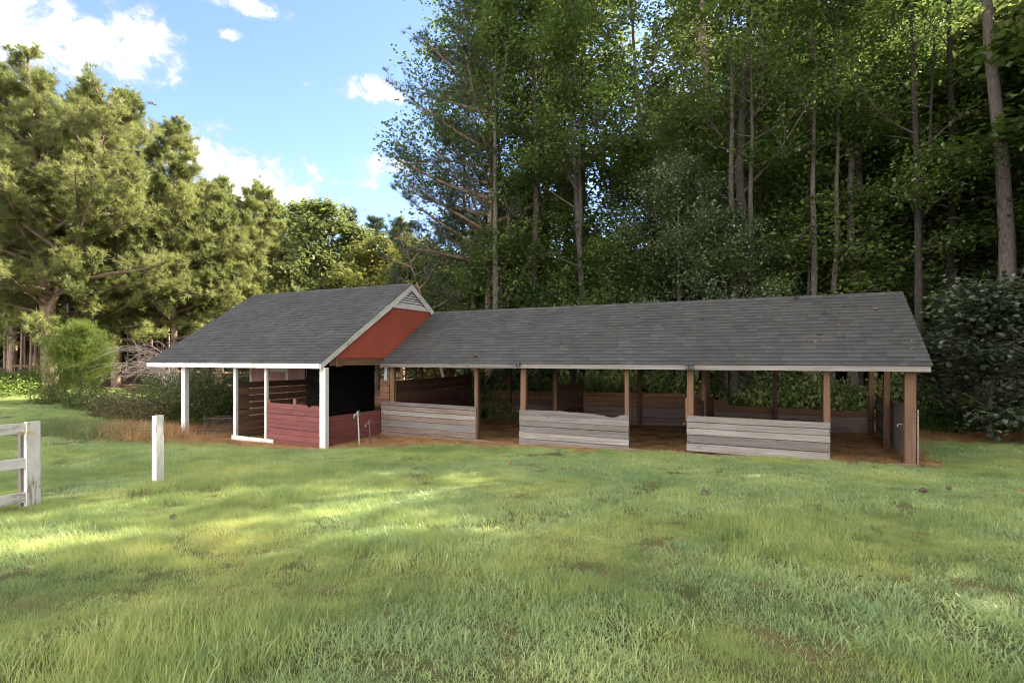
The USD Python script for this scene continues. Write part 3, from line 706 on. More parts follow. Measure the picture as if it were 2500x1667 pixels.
for s in (-1, 1):
    ye = BR_Y + s * (BR_Y - BE_Y)
    for X in (BX1 - .03, BX0):
        m = MB().hexa([(X, ye, BE_Z - .03 - RW_ * .9), (X + .03, ye, BE_Z - .03 - RW_ * .9), (X + .03, BR_Y, BR_Z - .03 - RW_ * 1.2), (X, BR_Y, BR_Z - .03 - RW_ * 1.2),
                       (X, ye, BE_Z - .02), (X + .03, ye, BE_Z - .02), (X + .03, BR_Y, BR_Z - .02), (X, BR_Y, BR_Z - .02)])
        obj("rake_board", m.out(), "white_paint_y", barn)
# gable siding: sheets of grooved plywood
under = lambda y: BR_Z - .05 - BS * abs(y - BR_Y)
GB, GT = 2.6, 4.43


def gable_sheet(X, ya, yb, zb, zt, mt, name, lab=None):
    ys = sorted({ya, yb, *[y for y in (BR_Y, BR_Y - (BR_Z - .05 - zt) / BS, BR_Y + (BR_Z - .05 - zt) / BS) if ya < y < yb]})
    m = MB()
    n = len(ys)
    top = [max(min(zt, under(y)), zb + .001) for y in ys]
    v = [(X, y, zb) for y in ys] + [(X, y, z) for y, z in zip(ys, top)] + [(X + .016, y, zb) for y in ys] + [(X + .016, y, z) for y, z in zip(ys, top)]
    q = []
    for i in range(n - 1):
        q += [[2 * n + i, 2 * n + i + 1, 3 * n + i + 1, 3 * n + i], [i, n + i, n + i + 1, i + 1], [i, i + 1, 2 * n + i + 1, 2 * n + i], [n + i, 3 * n + i, 3 * n + i + 1, n + i + 1]]
    q += [[0, 2 * n, 3 * n, n], [n - 1, 2 * n - 1, 4 * n - 1, 3 * n - 1]]
    m.add(v, q)
    return obj(name, m.out(), mt, barn, label=lab)


for k, (ya, yb) in enumerate(((12.72, 14.58), (14.584, 15.80), (15.804, 17.02), (17.024, 18.25), (18.254, 19.46), (19.464, 21.38))):
    gable_sheet(BX1 - .085, ya, yb, GB, GT, "red_siding", "siding_panel")
for (ya, yb) in ((12.72, 15.6), (15.604, 18.5), (18.504, 21.38)):
    gable_sheet(BX0 + .05, ya, yb, GB, 5.2, "red_siding", "siding_panel")
# louvre vent at the peak
vent = part("gable_vent", barn, None, "white slatted vent in the gable peak")
hw = lambda z: (BR_Z - .27 - z) / BS
X = BX1 - .07
obj("trim_board", MB().hexa([(X, BR_Y - hw(GT) - .22, GT), (X + .035, BR_Y - hw(GT) - .22, GT), (X + .035, BR_Y + hw(GT) + .22, GT), (X, BR_Y + hw(GT) + .22, GT), (X, BR_Y - hw(GT + .14) - .2, GT + .14), (X + .035, BR_Y - hw(GT + .14) - .2, GT + .14), (X + .035, BR_Y + hw(GT + .14) + .2, GT + .14), (X, BR_Y + hw(GT + .14) + .2, GT + .14)]).out(), "white_paint_y", vent)
zz = GT + .15
while hw(zz) > .06:
    a, b = hw(zz), hw(zz + .085)
    m = MB().hexa([(X + .005, BR_Y - a, zz), (X + .03, BR_Y - a, zz), (X + .03, BR_Y + a, zz), (X + .005, BR_Y + a, zz),
                   (X - .035, BR_Y - b, zz + .062), (X - .015, BR_Y - b, zz + .068), (X - .015, BR_Y + b, zz + .068), (X - .035, BR_Y + b, zz + .062)])
    obj("slat", m.out(), "white_paint_y", vent)
    zz += .092
obj("vent_back", MB().add([(X - .06, BR_Y - hw(GT), GT), (X - .06, BR_Y + hw(GT), GT), (X - .06, BR_Y, BR_Z - .2)], [[0, 1, 2]]).out(), "painted_dark", vent)
# header beam, ceiling, posts
obj("header_beam", MB().box(BX1 - .13, BX1 - .088, 12.9, 21.2, 2.36, 2.596).out(), "brown_wood_y", barn)
obj("beam_block", MB().box(BX1 - .087, BX1 - .02, 13.16, 13.36, 2.33, 2.60).out(), "brown_wood_z", barn)
obj("eave_beam", MB().box(BX0 + .2, BX1 - .12, BY - .05, BY + .05, 2.30, 2.42).out(), "white_paint_x", barn)
obj("ceiling", MB().box(BX0 + .1, BX1 - .14, BY + .1, 21.4, 2.5, 2.53).out(), "dark_wood_x", barn)
for k, (px, w, lab) in enumerate(((452, .11, None), (575.5, .065, None), (650.6, .05, None), (791.5, .12, None))):
    x, _ = on_front(px, 1050, BY)
    gz = float(ground_z((x, BY))[0])
    post(barn, x, BY, w, .08 if w > .07 else .05, gz - .15, 2.31, "white_paint_z", lean=.0)
for (x, y) in ((-12.66, 15.73), (-12.66, 20.9), (-19.25, 15.9), (-19.25, 21.0)):
    post(barn, x, y, .07, .07, -.3, 2.45, "white_paint_z", name="side_post")
xP2, xP3, xP4 = (on_front(px, 1050, BY)[0] for px in (575.5, 650.6, 791.5))
# white sill board
a, b = on_front(569, 1061, BY - .08), on_front(670, 1072.5, BY - .08)
obj("sill_board", MB().hexa([(a[0], BY - .14, a[1] - .3), (b[0], BY - .14, b[1] - .3), (b[0], BY - .09, b[1] - .3), (a[0], BY - .09, a[1] - .3), (a[0], BY - .14, a[1]), (b[0], BY - .14, b[1]), (b[0], BY - .09, b[1]), (a[0], BY - .09, a[1])]).out(), "white_paint_x", barn)
# red boards across the front, notched top
sr = 320 / 1930
wall = part("front_wall", barn, None, "low wall of faded red boards with a notch in its top edge")
ly = [737, 810, 893, 965, 1035, 1100, 1180, 1270, 1345, 1400]
ry = [795, 880, 960, 1040, 1110, 1185, 1270, 1345, 1395, 1440]
zl = [on_front(500 + 930 * sr, 860 + y * sr, BY - .06)[1] for y in ly]
zr = [on_front(500 + 1700 * sr, 860 + y * sr, BY - .06)[1] for y in ry]
xl, xr = on_front(500 + 930 * sr, 1000, BY - .06)[0], on_front(500 + 1700 * sr, 1000, BY - .06)[0]
ts = [0, .74, .765, .79, .81, .84, .86, 1.0]
dz = [0, 0, -.03, -.075, -.06, -.01, 0, 0]
tops = [(xl + (xr - xl) * t, zl[0] + (zr[0] - zl[0]) * t + d) for t, d in zip(ts, dz)]
bots = [(xl + (xr - xl) * t, zl[1] + (zr[1] - zl[1]) * t + .006) for t in ts]
nn = len(ts)
f0 = BY - .06
v = [(x, f0, z) for x, z in bots] + [(x, f0, z) for x, z in tops] + [(x, f0 + .03, z) for x, z in bots] + [(x, f0 + .03, z) for x, z in tops]
q = []
for i in range(nn - 1):
    q += [[i, i + 1, nn + i + 1, nn + i], [nn + i, nn + i + 1, 3 * nn + i + 1, 3 * nn + i], [2 * nn + i, 3 * nn + i, 3 * nn + i + 1, 2 * nn + i + 1]]
q += [[0, nn, 3 * nn, 2 * nn], [nn - 1, 3 * nn - 1, 4 * nn - 1, 2 * nn - 1]]
obj("plank", MB().add(v, q).out(), "red_wood_x", wall, label="top board with a notch cut in it")
plank_row(wall, "plank", BY - .06, xl, xr, zl[1:], zr[1:], "red_wood_x", th=.03, gap=.008)
for px, w_ in ((658, .05), (720.5, .06)):
    x, z = on_front(px, 976, BY)
    obj("upright", MB().box(x - w_, x + w_, BY - .028, BY + .03, z - .6, z + .03).out(), "orange_wood_z", wall)
# red boards along the right side, from the corner post to the long shed
wall = part("side_wall", barn, None, "low wall of brick red boards facing the water hydrant")
z0 = [on_side(801, y, -12.6)[1] for y in (1017.3, 1032, 1052, 1072, 1088, 1105)]
yb = on_side(929.5, 1000, -12.6)[0]
z1 = [on_side(929.5, y, -12.6)[1] for y in (1000, 1011.5, 1033, 1050, 1062, 1072)]
plank_side(wall, "plank", -12.63, BY + .06, yb, z0, z1, "red_wood_y", th=.03, gap=.007)
# tall plank partition behind the second post, daylight between its boards
wall = part("partition", barn, None, "tall partition of brown boards with slits of daylight")
zs = [1.78 - .235 * k for k in range(10)]
plank_side(wall, "plank", xP2 + .02, BY + .07, 15.65, zs, zs, ["dark_wood_y", "brown_wood_y", "dark_wood_y", "brown_wood_y", "brown_wood_y"], gap=[.03, .028, .026, .034, .032, .012, .03, .01, .01])
# tack room: mauve vertical siding, white corner and door frame, its dark opening painted as black sheets
room = part("tack_room", barn, None, "mauve tack room at the back of the barn with a white door frame")
xa, xb, ym, yr = -19.7, -15.5, 15.7, 18.4
x, k = xa + .09, 0
xdl, xdr = on_front(662, 900, ym)[0], on_front(701, 900, ym)[0]
while x < -16.62:
    w_ = .20
    b_ = min(x + w_, -16.62)
    zt = 2.49
    if not (xdl - .02 < (x + b_) / 2 < xdr + .02):
        obj("siding_board", MB().box(x, b_ - .008, ym, ym + .03, -.2, zt).out(), "mauve_siding", room)
    else:
        obj("siding_board", MB().box(x, b_ - .008, ym, ym + .03, 2.16, zt).out(), "mauve_siding", room)
    x = b_
obj("corner_board", MB().box(xa - .02, xa + .085, ym - .02, ym + .10, -.2, 2.49).out(), "white_paint_z", room)
zd = on_front(680, 906, ym)[1]
fr = obj("door_frame", MB().box(xdl - .03, xdr + .06, ym - .025, ym - .002, zd - .02, zd + .13).out(), "white_paint_x", room)
obj("frame_side", MB().box(xdr - .05, xdr + .06, ym - .024, ym - .002, -.2, zd - .022).out(), "white_paint_z", room)
obj("door", MB().box(xdl, xdr - .052, ym + .005, ym + .04, -.2, zd - .022).box(xdl + .2, xdl + .23, ym - .004, ym + .004, -.2, zd - .1).out(), "mauve_siding", room)
obj("room_wall", MB().box(xa, xa + .03, ym + .10, yr, -.2, 2.49).out(), "mauve_siding", room)
obj("room_wall", MB().box(xa, xb, yr, yr + .03, -.2, 2.49).out(), "painted_dark", room)
obj("room_wall", MB().box(-16.6, xb, ym + .002, ym + .03, -.2, 2.49).out(), "painted_dark", room)  # black sheet painted in for the shade of the room's opening
obj("room_wall", MB().box(xb, xb + .03, ym, yr + .03, -.2, 2.49).out(), "painted_dark", room)  # likewise, the opening's shade as a black side sheet
obj("rope", MB().tube([(-16.5, ym - .02, 2.4), (-16.49, ym - .03, 2.1), (-16.52, ym - .03, 1.85)], .012, 5).out(), "pale_pipe", room)
# plank side between barn and first stall, seen through the long shed
wall = part("side_wall", barn, None, "plank side of the barn inside the first stall, red below and brown above")
plank_side(wall, "plank", -12.30, 15.55, 21.1, [1.80, 1.56, 1.32, 1.08, .84, .6, .36, .12, -.1], [1.84, 1.60, 1.35, 1.08, .84, .6, .36, .12, -.1], ["dark_wood_y", "dark_wood_y", "brown_wood_y", "dark_red_wood", "dark_red_wood", "dark_red_wood", "dark_red_wood", "dark_red_wood"], gap=[.012, .02, .006, .004, .004, .004, .004, .004])
for k, zz in enumerate((1.62, 1.40, 1.18, .98)):
    obj("board_end", MB().box(-12.72 - .02 * (k == 3), -12.31, 15.44, 15.475, zz, zz + .2).out(), "orange_wood_x" if k < 3 else "red_wood_x", wall)
for y in (17.4, 19.4, 21.0):
    post(barn, -12.36, y, .06, .06, -.2, 2.45, "brown_wood_z", name="inner_post")

# ------------------------------------------------------------------ things on the lawn
x, y = at(363, 9.97)
gz = float(ground_z((x, y))[0])
p = thing("white_post", "lone white wooden post standing in the grass before the barn", "post", (x, y, gz), 0)
post(p, 0, 0, .068, .072, -.2, 1.245, "white_paint_z", name="post_body")
rm = MB()
for k in range(60):
    a, r_ = rs.uniform(0, 2 * np.pi), rs.uniform(.05, .2)
    c = np.array([math.cos(a) * r_, math.sin(a) * r_, .01])
    rm.tube([c, c + [rs.normal(0, .05), rs.normal(0, .05), rs.uniform(.01, .08)]], [.004, .002], 3)
q_ = obj("straw_at_post", rm.out(), "straw")
UsdGeom.Xformable(q_).AddTranslateOp().Set(Gf.Vec3d(x, y, gz))
tag(q_, "tuft of dry orange straw around the foot of the lone white post", "dry grass", kind="stuff")

# board fence at the left edge: post in front, three rails running towards the camera
fx, fy = at(74, 8.5)
gz = float(ground_z((fx, fy))[0])
fence = thing("board_fence", "white board fence with three peeling rails ending at a post", "fence", (0, 0, 0))
post(fence, fx, fy, .045, .092, gz - .2, CAMZ + (HOR - 1029) / F * 8.5, "white_paint_z")
post(fence, fx, fy - 2.45, .06, .075, gz - .1, gz + 1.36, "white_paint_z")
ztop = CAMZ + (HOR - 1029) / F * 8.5
for k, (top, h) in enumerate(((-.01, .155), (-.545, .15), (-1.07, .15))):
    ya_, yb_ = fy - 2.5, fy - .094
    z_a, z_b = ztop + top + (.04 if k == 2 else .03), ztop + top
    m = MB().hexa([(fx - .018, ya_, z_a - h), (fx + .018, ya_, z_a - h), (fx + .018, yb_, z_b - h), (fx - .018, yb_, z_b - h), (fx - .018, ya_, z_a), (fx + .018, ya_, z_a), (fx + .018, yb_, z_b), (fx - .018, yb_, z_b)])
    obj("rail", m.out(), "white_paint_y", fence)
obj("backing_post", MB().box(fx - .13, fx - .048, fy - .125, fy - .02, gz - .2, ztop - .14).out(), "gray_wood_z", fence)
lich = MB()
for k in range(9):
    c = (fx + .06, fy - .075 + rs.uniform(-.1, .06), ztop - .16 + rs.uniform(-.04, .03))
    s_ = trimesh.creation.icosphere(1, rs.uniform(.008, .02))
    lich.add(s_.vertices * [.5, 1, .7] + c, s_.faces)
obj("lichen", lich.out(), "yellow_lichen", fence)

# yard hydrants in front of the red boards
def hydrant(px, d, name, label, h, tilt, pipe, head):
    r = (px - 1250) / F * d
    x, y = FW * d + RT * r
    gz = float(ground_z((x, y))[0])
    t = thing(name, label, "hydrant", (x, y, gz), math.degrees(YAW))
    top = np.array([-tilt, 0, h])
    obj("pipe", MB().tube([(0, 0, -.1), top], .021, 10).out(), pipe, t, smooth=40)
    hd = MB().tube([top, top + [-.003, 0, .05], top + [-.01, 0, .16]], [.032, .042, .03], 10).tube([top + [-.01, 0, .09], top + [-.08, -.02, .06], top + [-.115, -.03, 0]], [.024, .022, .026], 8)
    obj("head", hd.out(), head, t, smooth=40)
    obj("handle", MB().tube([top + [-.01, 0, .16], top + [.05, .01, .19], top + [.07, .02, .05]], .011, 6).out(), "rusty_iron", t)
    obj("spout", MB().tube([top + [-.115, -.03, .0], top + [-.12, -.03, -.05]], [.026, .022], 8).out(), "galvanized", t)


hydrant(878, 17.2, "water_hydrant", "tall pale pipe water hydrant with iron pump head before the red boards", .92, .05, "pale_pipe", "galvanized")
hydrant(906, 17.35, "water_hydrant", "shorter dark rusty hydrant pipe to the right of the pale one", .62, .05, "rusty_iron", "rusty_iron")

# wire cage under the left eave
x, y = at(512, 19.8)
gz = float(ground_z((x, y))[0])
cage = thing("wire_cage", "dark wire animal cage in the shade behind the barn's left bay", "cage", (x, y, gz), math.degrees(YAW))
m = MB()
for sxn in (-.5, .5):
    for syn in (-.3, .3):
        m.tube([(sxn, syn, 0), (sxn, syn, .6)], .012, 5)
for zz in (.03, .6):
    m.tube([(-.5, -.3, zz), (.5, -.3, zz), (.5, .3, zz), (-.5, .3, zz), (-.5, -.3, zz)], .011, 5)
obj("frame", m.out(), "rusty_iron", cage)
m = MB()
for k in range(17):
    u = -.5 + k / 16
    m.tube([(u, -.3, .03), (u, -.3, .6), (u, .3, .6), (u, .3, .03)], .005, 3)
for k in range(9):
    zz = .03 + k * .07
    m.tube([(-.5, -.3, zz), (.5, -.3, zz), (.5, .3, zz), (-.5, .3, zz), (-.5, -.3, zz)], .005, 3)
obj("wire_mesh", m.out(), "rusty_iron", cage)
# timber lying on the ground beside it
a, b = at(448, 19.3), at(575, 20.0)
m = MB()
za, zb = float(ground_z(a)[0]), float(ground_z(b)[0])
dv_ = (b - a) / np.linalg.norm(b - a); nv = np.array([-dv_[1], dv_[0]]) * .06
m.hexa([(*(a - nv), za), (*(b - nv), zb), (*(b + nv), zb), (*(a + nv), za), (*(a - nv), za + .13), (*(b - nv), zb + .13), (*(b + nv), zb + .13), (*(a + nv), za + .13)])
tag(obj("timber", m.out(), "brown_wood_x"), "weathered timber lying on the ground beside the wire cage", "timber")
# ------------------------------------------------------------------ vegetation kits
KITE = (np.array([[0, 0, 0], [.5, .42, .10], [1, 0, -.06], [.5, -.42, .10]]), np.array([[0, 2, 1], [0, 3, 2]]))
OVAL = (np.array([[0, 0, 0], [.30, .26, .05], [.68, .24, .04], [1, 0, -.08], [.68, -.24, .04], [.30, -.26, .05]]), np.array([[0, 2, 1], [0, 3, 2], [0, 4, 3], [0, 5, 4]]))
_a = np.radians([0, 22, 38, 62, 84, 118, 150])
_r = np.array([1.0, .62, .88, .50, .68, .44, .30])
_lob = [(.36 + math.cos(a) * r * .64, math.sin(a) * r * .64, .05 * math.sin(a)) for a, r in zip(_a, _r)] + [(.0, 0, 0)] + [(.36 + math.cos(a) * r * .64, -math.sin(a) * r * .64, .05 * math.sin(a)) for a, r in list(zip(_a, _r))[:0:-1]]
LOBED = (np.array([[.36, 0, -.03]] + _lob), np.array([[0, i, i + 1] for i in range(1, len(_lob))] + [[0, len(_lob), 1]]))


def unit(v):
    return v / (np.linalg.norm(v, axis=-1, keepdims=True) + 1e-9)


def leaves(rng, P, size, shape=KITE, droop=-.25, flat=.8, width=1.0):
    """Leaf faces at the points P: mostly flat, tips pointing out and a little down."""
    n = len(P)
    t = rng.normal(size=(n, 3)); t[:, 2] = t[:, 2] * .45 + droop
    t = unit(t)
    up = rng.normal(size=(n, 3)) * (1.1 - flat); up[:, 2] += 1
    b = unit(np.cross(up, t)); w = np.cross(t, b)
    s = size * rng.uniform(.65, 1.3, n)
    V, Fc = shape
    v = P[:, None] + s[:, None, None] * (V[None, :, 0:1] * t[:, None] + width * V[None, :, 1:2] * b[:, None] + V[None, :, 2:3] * w[:, None])
    f = Fc[None] + (np.arange(n) * len(V))[:, None, None]
    return v.reshape(-1, 3), f.reshape(-1, 3)


def needles(rng, P, D, length, width, n, spread=.9):
    """Tufts of needles: n thin faces at each point P, fanned about the direction D."""
    m = len(P)
    P, D = np.repeat(P, n, 0), np.repeat(D, n, 0)
    t = unit(D + rng.normal(size=(m * n, 3)) * spread)
    s = unit(np.cross(t, rng.normal(size=(m * n, 3))))
    L = length * rng.uniform(.7, 1.15, m * n)[:, None]
    base = P + rng.normal(size=(m * n, 3)) * length * .12
    v = np.stack([base - s * width, base + s * width, base + t * L], 1).reshape(-1, 3)
    return v, np.arange(m * n * 3).reshape(-1, 3)


def bend(rng, p0, d0, L, n, wob, lift):
    """A branch line that wanders and curves up (lift > 0) or down."""
    pts, p, d = [p0], p0.copy(), unit(d0.copy())
    for _ in range(n):
        d = unit(d + rng.normal(size=3) * wob + np.array([0, 0, lift]))
        p = p + d * L / n
        pts.append(p)
    return np.array(pts)


def trunk_line(rng, H, lean, n=9, wob=.012):
    """Trunk from the ground up; lean is the sideways shift of the top."""
    s = np.linspace(0, 1, n)
    w = np.cumsum(rng.normal(size=(n, 2)) * wob * H / n ** .5, 0)
    w -= w[0]
    xy = np.outer(s ** 1.3, lean) + w
    return np.column_stack([xy, s * H]), s


def line_at(line, h):
    z = line[:, 2]
    return np.array([np.interp(h, z, line[:, 0]), np.interp(h, z, line[:, 1]), h])


def hardwood(seed, H, cb, R, r0, n_leaves, size, leafmat, barkmat, shape=KITE, lean=(0, 0), limbs=20, fork=None, flat=.85, up=.45, profile=1.0, low=0.0, cluster=.42, side=None):
    """Broadleaved tree as three meshes: trunk, limbs, crown. cb: where the crown begins (share of the height); side: a direction the crown reaches out to."""
    rng = np.random.RandomState(seed)
    line, s = trunk_line(rng, H, np.array(lean))
    rad = r0 * (1.18 * np.exp(-s * 18) * .35 + (1 - s) ** .85 * .95 + .05)
    T, B = MB(), MB()
    z0 = line.copy(); z0[0, 2] = -.4
    T.tube(z0, rad, 9)
    stems = [(line, r0)]
    if fork:
        for (h, dirx, diry, L) in fork:
            p = line_at(line, h * H)
            ln = bend(rng, p, np.array([dirx, diry, 1.0]), L, 7, .05, .12)
            T.tube(ln, np.linspace(r0 * (1 - h) ** .85 * .8, .03, 8), 7)
            stems.append((ln, r0 * .6))
    tips, dirs = [], []
    for k in range(limbs):
        if len(stems) > 1 and k % 3 == 2:
            ln, rr = stems[1 + k % (len(stems) - 1)]
            u = rng.uniform(.35, 1.0)
            p = ln[int(u * (len(ln) - 1))]
            tt = np.clip(p[2] / H, 0, 1)
        else:
            tt = cb + (1 - cb) * ((k + rng.uniform(0, 1)) / limbs) ** .9
            p = line_at(line, tt * H)
            if low and rng.uniform() < low:
                p = line_at(line, rng.uniform(.15, cb) * H)
                tt = cb
        az = k * 2.399 + rng.uniform(-.4, .4)
        q = np.clip((tt - cb) / (1 - cb), 0, 1)
        ln_ = R * (math.sin(math.pi * (.22 + .74 * q)) ** profile) * rng.uniform(.7, 1.12)
        d = np.array([math.cos(az), math.sin(az), rng.uniform(up - .25, up + .3) + .5 * q])
        if side is not None:
            d[:2] += np.asarray(side) * rng.uniform(.2, 1.0)
        br = bend(rng, p, d, ln_, 5, .10, .03)
        rb = max(.018, np.interp(p[2], line[:, 2], rad) * .38)
        B.tube(br, np.linspace(rb, .012, 6), 5, cap=False)
        for j in range(rng.randint(5, 9)):
            u = rng.uniform(.25, 1.0)
            i = min(int(u * 5), 4)
            q0 = br[i] + (br[i + 1] - br[i]) * (u * 5 - i)
            dd = unit(br[i + 1] - br[i]) + rng.normal(size=3) * [.85, .85, .4]
            sb = bend(rng, q0, dd, ln_ * rng.uniform(.22, .45), 3, .15, .02)
            B.tube(sb, np.linspace(rb * .35, .006, 4), 4, cap=False)
            for c in (1, 2, 3):
                tips.append(sb[c]); dirs.append(dd)
        for c in (3, 4, 5):
            tips.append(br[c]); dirs.append(d)
    tips = np.array(tips)
    n_t = len(tips)
    w = rng.uniform(.3, 1.7, n_t); w /= w.sum()
    idx = rng.choice(n_t, n_leaves, p=w)
    off = rng.normal(size=(n_leaves, 3)) * np.array([cluster, cluster, cluster * .5])
    crown = leaves(rng, tips[idx] + off, size, shape, flat=flat)
    return (T.out(), barkmat), (B.out(), "dark_bark"), (crown, leafmat)


def pine(seed, H, cb, R, r0, tufts, leafmat="pine_needles", barkmat="pine_bark", lean=(0, 0), limbs=46, nn=15, length=.26, width=.014, fork=None, droop=.0, side=None, bare=.3, taper=1.0, stubs=8, spread=.9):
    """Pine: trunk, limbs and needle tufts gathered at the ends of the twigs."""
    rng = np.random.RandomState(seed)
    line, s = trunk_line(rng, H, np.array(lean), wob=.006)
    rad = r0 * ((1 - s) ** .8 * .93 + .07 + .25 * np.exp(-s * 25))
    T, B = MB(), MB()
    z0 = line.copy(); z0[0, 2] = -.4
    T.tube(z0, rad, 9)
    stems = [line]
    if fork:
        for (h, dx, dy, L) in fork:
            p = line_at(line, h * H)
            ln = bend(rng, p, np.array([dx, dy, 1.0]), L, 8, .03, .10)
            T.tube(ln, np.linspace(r0 * (1 - h) * .8, .03, 9), 8)
            stems.append(ln)
    P, D = [], []
    for k in range(limbs):
        st = stems[k % len(stems)] if len(stems) > 1 else line
        z_lo, z_hi = max(cb * H, st[0, 2]), st[-1, 2]
        q = (k + rng.uniform(0, 1)) / limbs
        p = line_at(st, z_lo + (z_hi - z_lo) * q ** .85)
        qq = np.clip((p[2] - cb * H) / (H * (1 - cb)), 0, 1)
        L = R * (1 - qq ** 1.6 * taper) * (.55 + .45 * min(1, qq * 5 + .5)) * rng.uniform(.6, 1.15) + .35
        az = k * 2.399 + rng.uniform(-.5, .5)
        d = np.array([math.cos(az), math.sin(az), rng.uniform(-.05, .35) + .55 * qq - droop])
        if side is not None:
            d[:2] += np.asarray(side) * rng.uniform(.3, 1.1)
        br = bend(rng, p, d, L, 6, .07, .03)
        B.tube(br, np.linspace(max(.02, .032 * L ** .8 * 1.1), .012, 7), 5, cap=False)
        for j in range(int(6 + L * 3.3)):
            u = rng.uniform(bare, 1.0)
            i = min(int(u * 6), 5)
            q0 = br[i] + (br[i + 1] - br[i]) * (u * 6 - i)
            dd = unit(br[i + 1] - br[i]) + rng.normal(size=3) * [.8, .8, .35] + [0, 0, .12]
            sb = bend(rng, q0, dd, rng.uniform(.4, 1.0) * (.35 + .2 * L), 3, .12, .10)
            B.tube(sb, [.014, .011, .009, .007], 3, cap=False)
            for c in (1, 2, 3, 3):
                P.append(sb[c] + rng.normal(size=3) * .10); D.append(unit(sb[c] - sb[c - 1]) + [0, 0, .25])
        P.append(br[-1]); D.append(unit(br[-1] - br[-2]) + [0, 0, .3])
    for k in range(stubs):
        p = line_at(line, rng.uniform(.12, max(cb, .2)) * H)
        az = rng.uniform(0, 2 * np.pi)
        br = bend(rng, p, np.array([math.cos(az), math.sin(az), rng.uniform(-.2, .2)]), rng.uniform(.4, 1.6), 3, .15, -.02)
        B.tube(br, [.03, .022, .014, .006], 4, cap=False)
    P, D = np.array(P), np.array(D)
    if tufts < len(P):
        k = rng.choice(len(P), tufts, replace=False)
        P, D = P[k], D[k]
    return (T.out(), barkmat), (B.out(), "branch_bark"), (needles(rng, P, unit(D), length, width, nn, spread), leafmat)


def stand(kit, name, label, place, rz=0.0, group=None, scale=None, cat="tree", z=None):
    x, y = place
    gz = float(ground_z((x, y))[0]) if z is None else z
    t = thing(name, label, cat, (x, y, gz), rz, group, scale)
    (tr, bm), (br, bm2), (cr, lm) = kit
    obj("trunk", tr, bm, t, smooth=True)
    if len(br[0]):
        obj("branches", br, bm2, t, smooth=True)
    obj("crown", cr, lm, t)
    return t


def again(first, name, label, place, rz=0.0, group=None, scale=None, cat="tree"):
    x, y = place
    gz = float(ground_z((x, y))[0])
    x_ = UsdGeom.Xform.Define(stage, numbered("/World", name))
    p = x_.GetPrim()
    p.GetReferences().AddInternalReference(first.GetPath())
    x_.ClearXformOpOrder()
    x_.AddTranslateOp().Set(Gf.Vec3d(x, y, gz))
    x_.AddRotateZOp().Set(float(rz))
    x_.AddScaleOp().Set(Gf.Vec3f(*([scale or 1.0] * 3 if np.isscalar(scale) or scale is None else scale)))
    p.SetInstanceable(True)
    return tag(p, label, cat, group)


def shrub(seed, w, d, h, n_leaves, size, leafmat, shape=KITE, barkmat="dark_bark", stems=14, flat=.5, lump=.9, hollow=.35, needle=False, base=.0):
    """Bushy plant: stems fanning out of the base and leaves on an uneven dome."""
    rng = np.random.RandomState(seed)
    T = MB()
    for k in range(stems):
        az = rng.uniform(0, 2 * np.pi)
        tip = np.array([math.cos(az) * w * rng.uniform(.1, .8), math.sin(az) * d * rng.uniform(.1, .8), h * rng.uniform(.5, .95)])
        p0 = np.array([tip[0] * .15, tip[1] * .15, -.1])
        mid = (p0 + tip) / 2 + rng.normal(size=3) * .12
        T.tube(np.array([p0, mid, tip]), [.03, .018, .006], 4, cap=False)
    dirs = unit(rng.normal(size=(n_leaves, 3)))
    dirs[:, 2] = np.abs(dirs[:, 2]) * 1.0 - .12
    dirs = unit(dirs)
    bump = 1 + lump * (meshkit.fbm(dirs * 2.6 + seed * 3.1, 3, seed) - .5)
    rr = (hollow + (1 - hollow) * rng.uniform(0, 1, n_leaves) ** .55) * bump
    P = dirs * rr[:, None] * [w, d, h]
    P[:, 2] = np.abs(P[:, 2]) + base
    if needle:
        D = unit(dirs * [1, 1, .6] + [0, 0, .75])
        return (T.out(), barkmat), (MB().add(np.zeros((0, 3)), np.zeros((0, 3), int)).out(), barkmat), (needles(rng, P, D, size, .007, 9, .38), leafmat)
    return (T.out(), barkmat), (MB().add(np.zeros((0, 3)), np.zeros((0, 3), int)).out(), barkmat), (leaves(rng, P, size, shape, droop=-.1, flat=flat), leafmat)


def plant(kit, name, label, place, rz=0.0, group=None, cat="shrub", scale=None):
    x, y = place
    t = thing(name, label, cat, (x, y, float(ground_z((x, y))[0])), rz, group, scale)
    (tr, bm), _, (cr, lm) = kit
    obj("stems", tr, bm, t)
    obj("foliage", cr, lm, t)
    return t


A = lambda dx, d: tuple(at(dx, d))
SIDE = lambda r, d=0.0: tuple(RT * r + FW * d)       # sideways (right positive) and away, seen from the lawn

# ------------------------------------------------------------------ the pines on the left
stand(pine(1, 17.9, .10, 5.7, .33, 13500, lean=SIDE(-1.0), limbs=150, fork=[(.22, *SIDE(.42), 12.5), (.42, *SIDE(-.3), 9.0)], nn=20, length=0.30000000000000004, width=0.0135), "pine_tree",
      "huge spreading pine with a forked pale trunk at the left", A(118, 29.5))
stand(pine(2, 17.4, .10, 5.4, .26, 6500, limbs=95, nn=20, length=0.30000000000000004, width=0.0135), "pine_tree", "pine cut by the left edge of the view, low boughs over the board fence", A(-70, 28.5))
stand(pine(3, 16.9, .16, 5.2, .24, 6500, lean=SIDE(.5), limbs=90, nn=20, length=0.30000000000000004, width=0.0145), "pine_tree", "tall rounded pine filling in behind the forked pine, right of its top", A(268, 33))
stand(pine(4, 16.2, .17, 4.2, .23, 5600, limbs=90, nn=20, length=0.30000000000000004, width=0.0145, taper=.95), "pine_tree", "pine with a bare straight trunk standing above the left eave of the barn", A(402, 34.5))
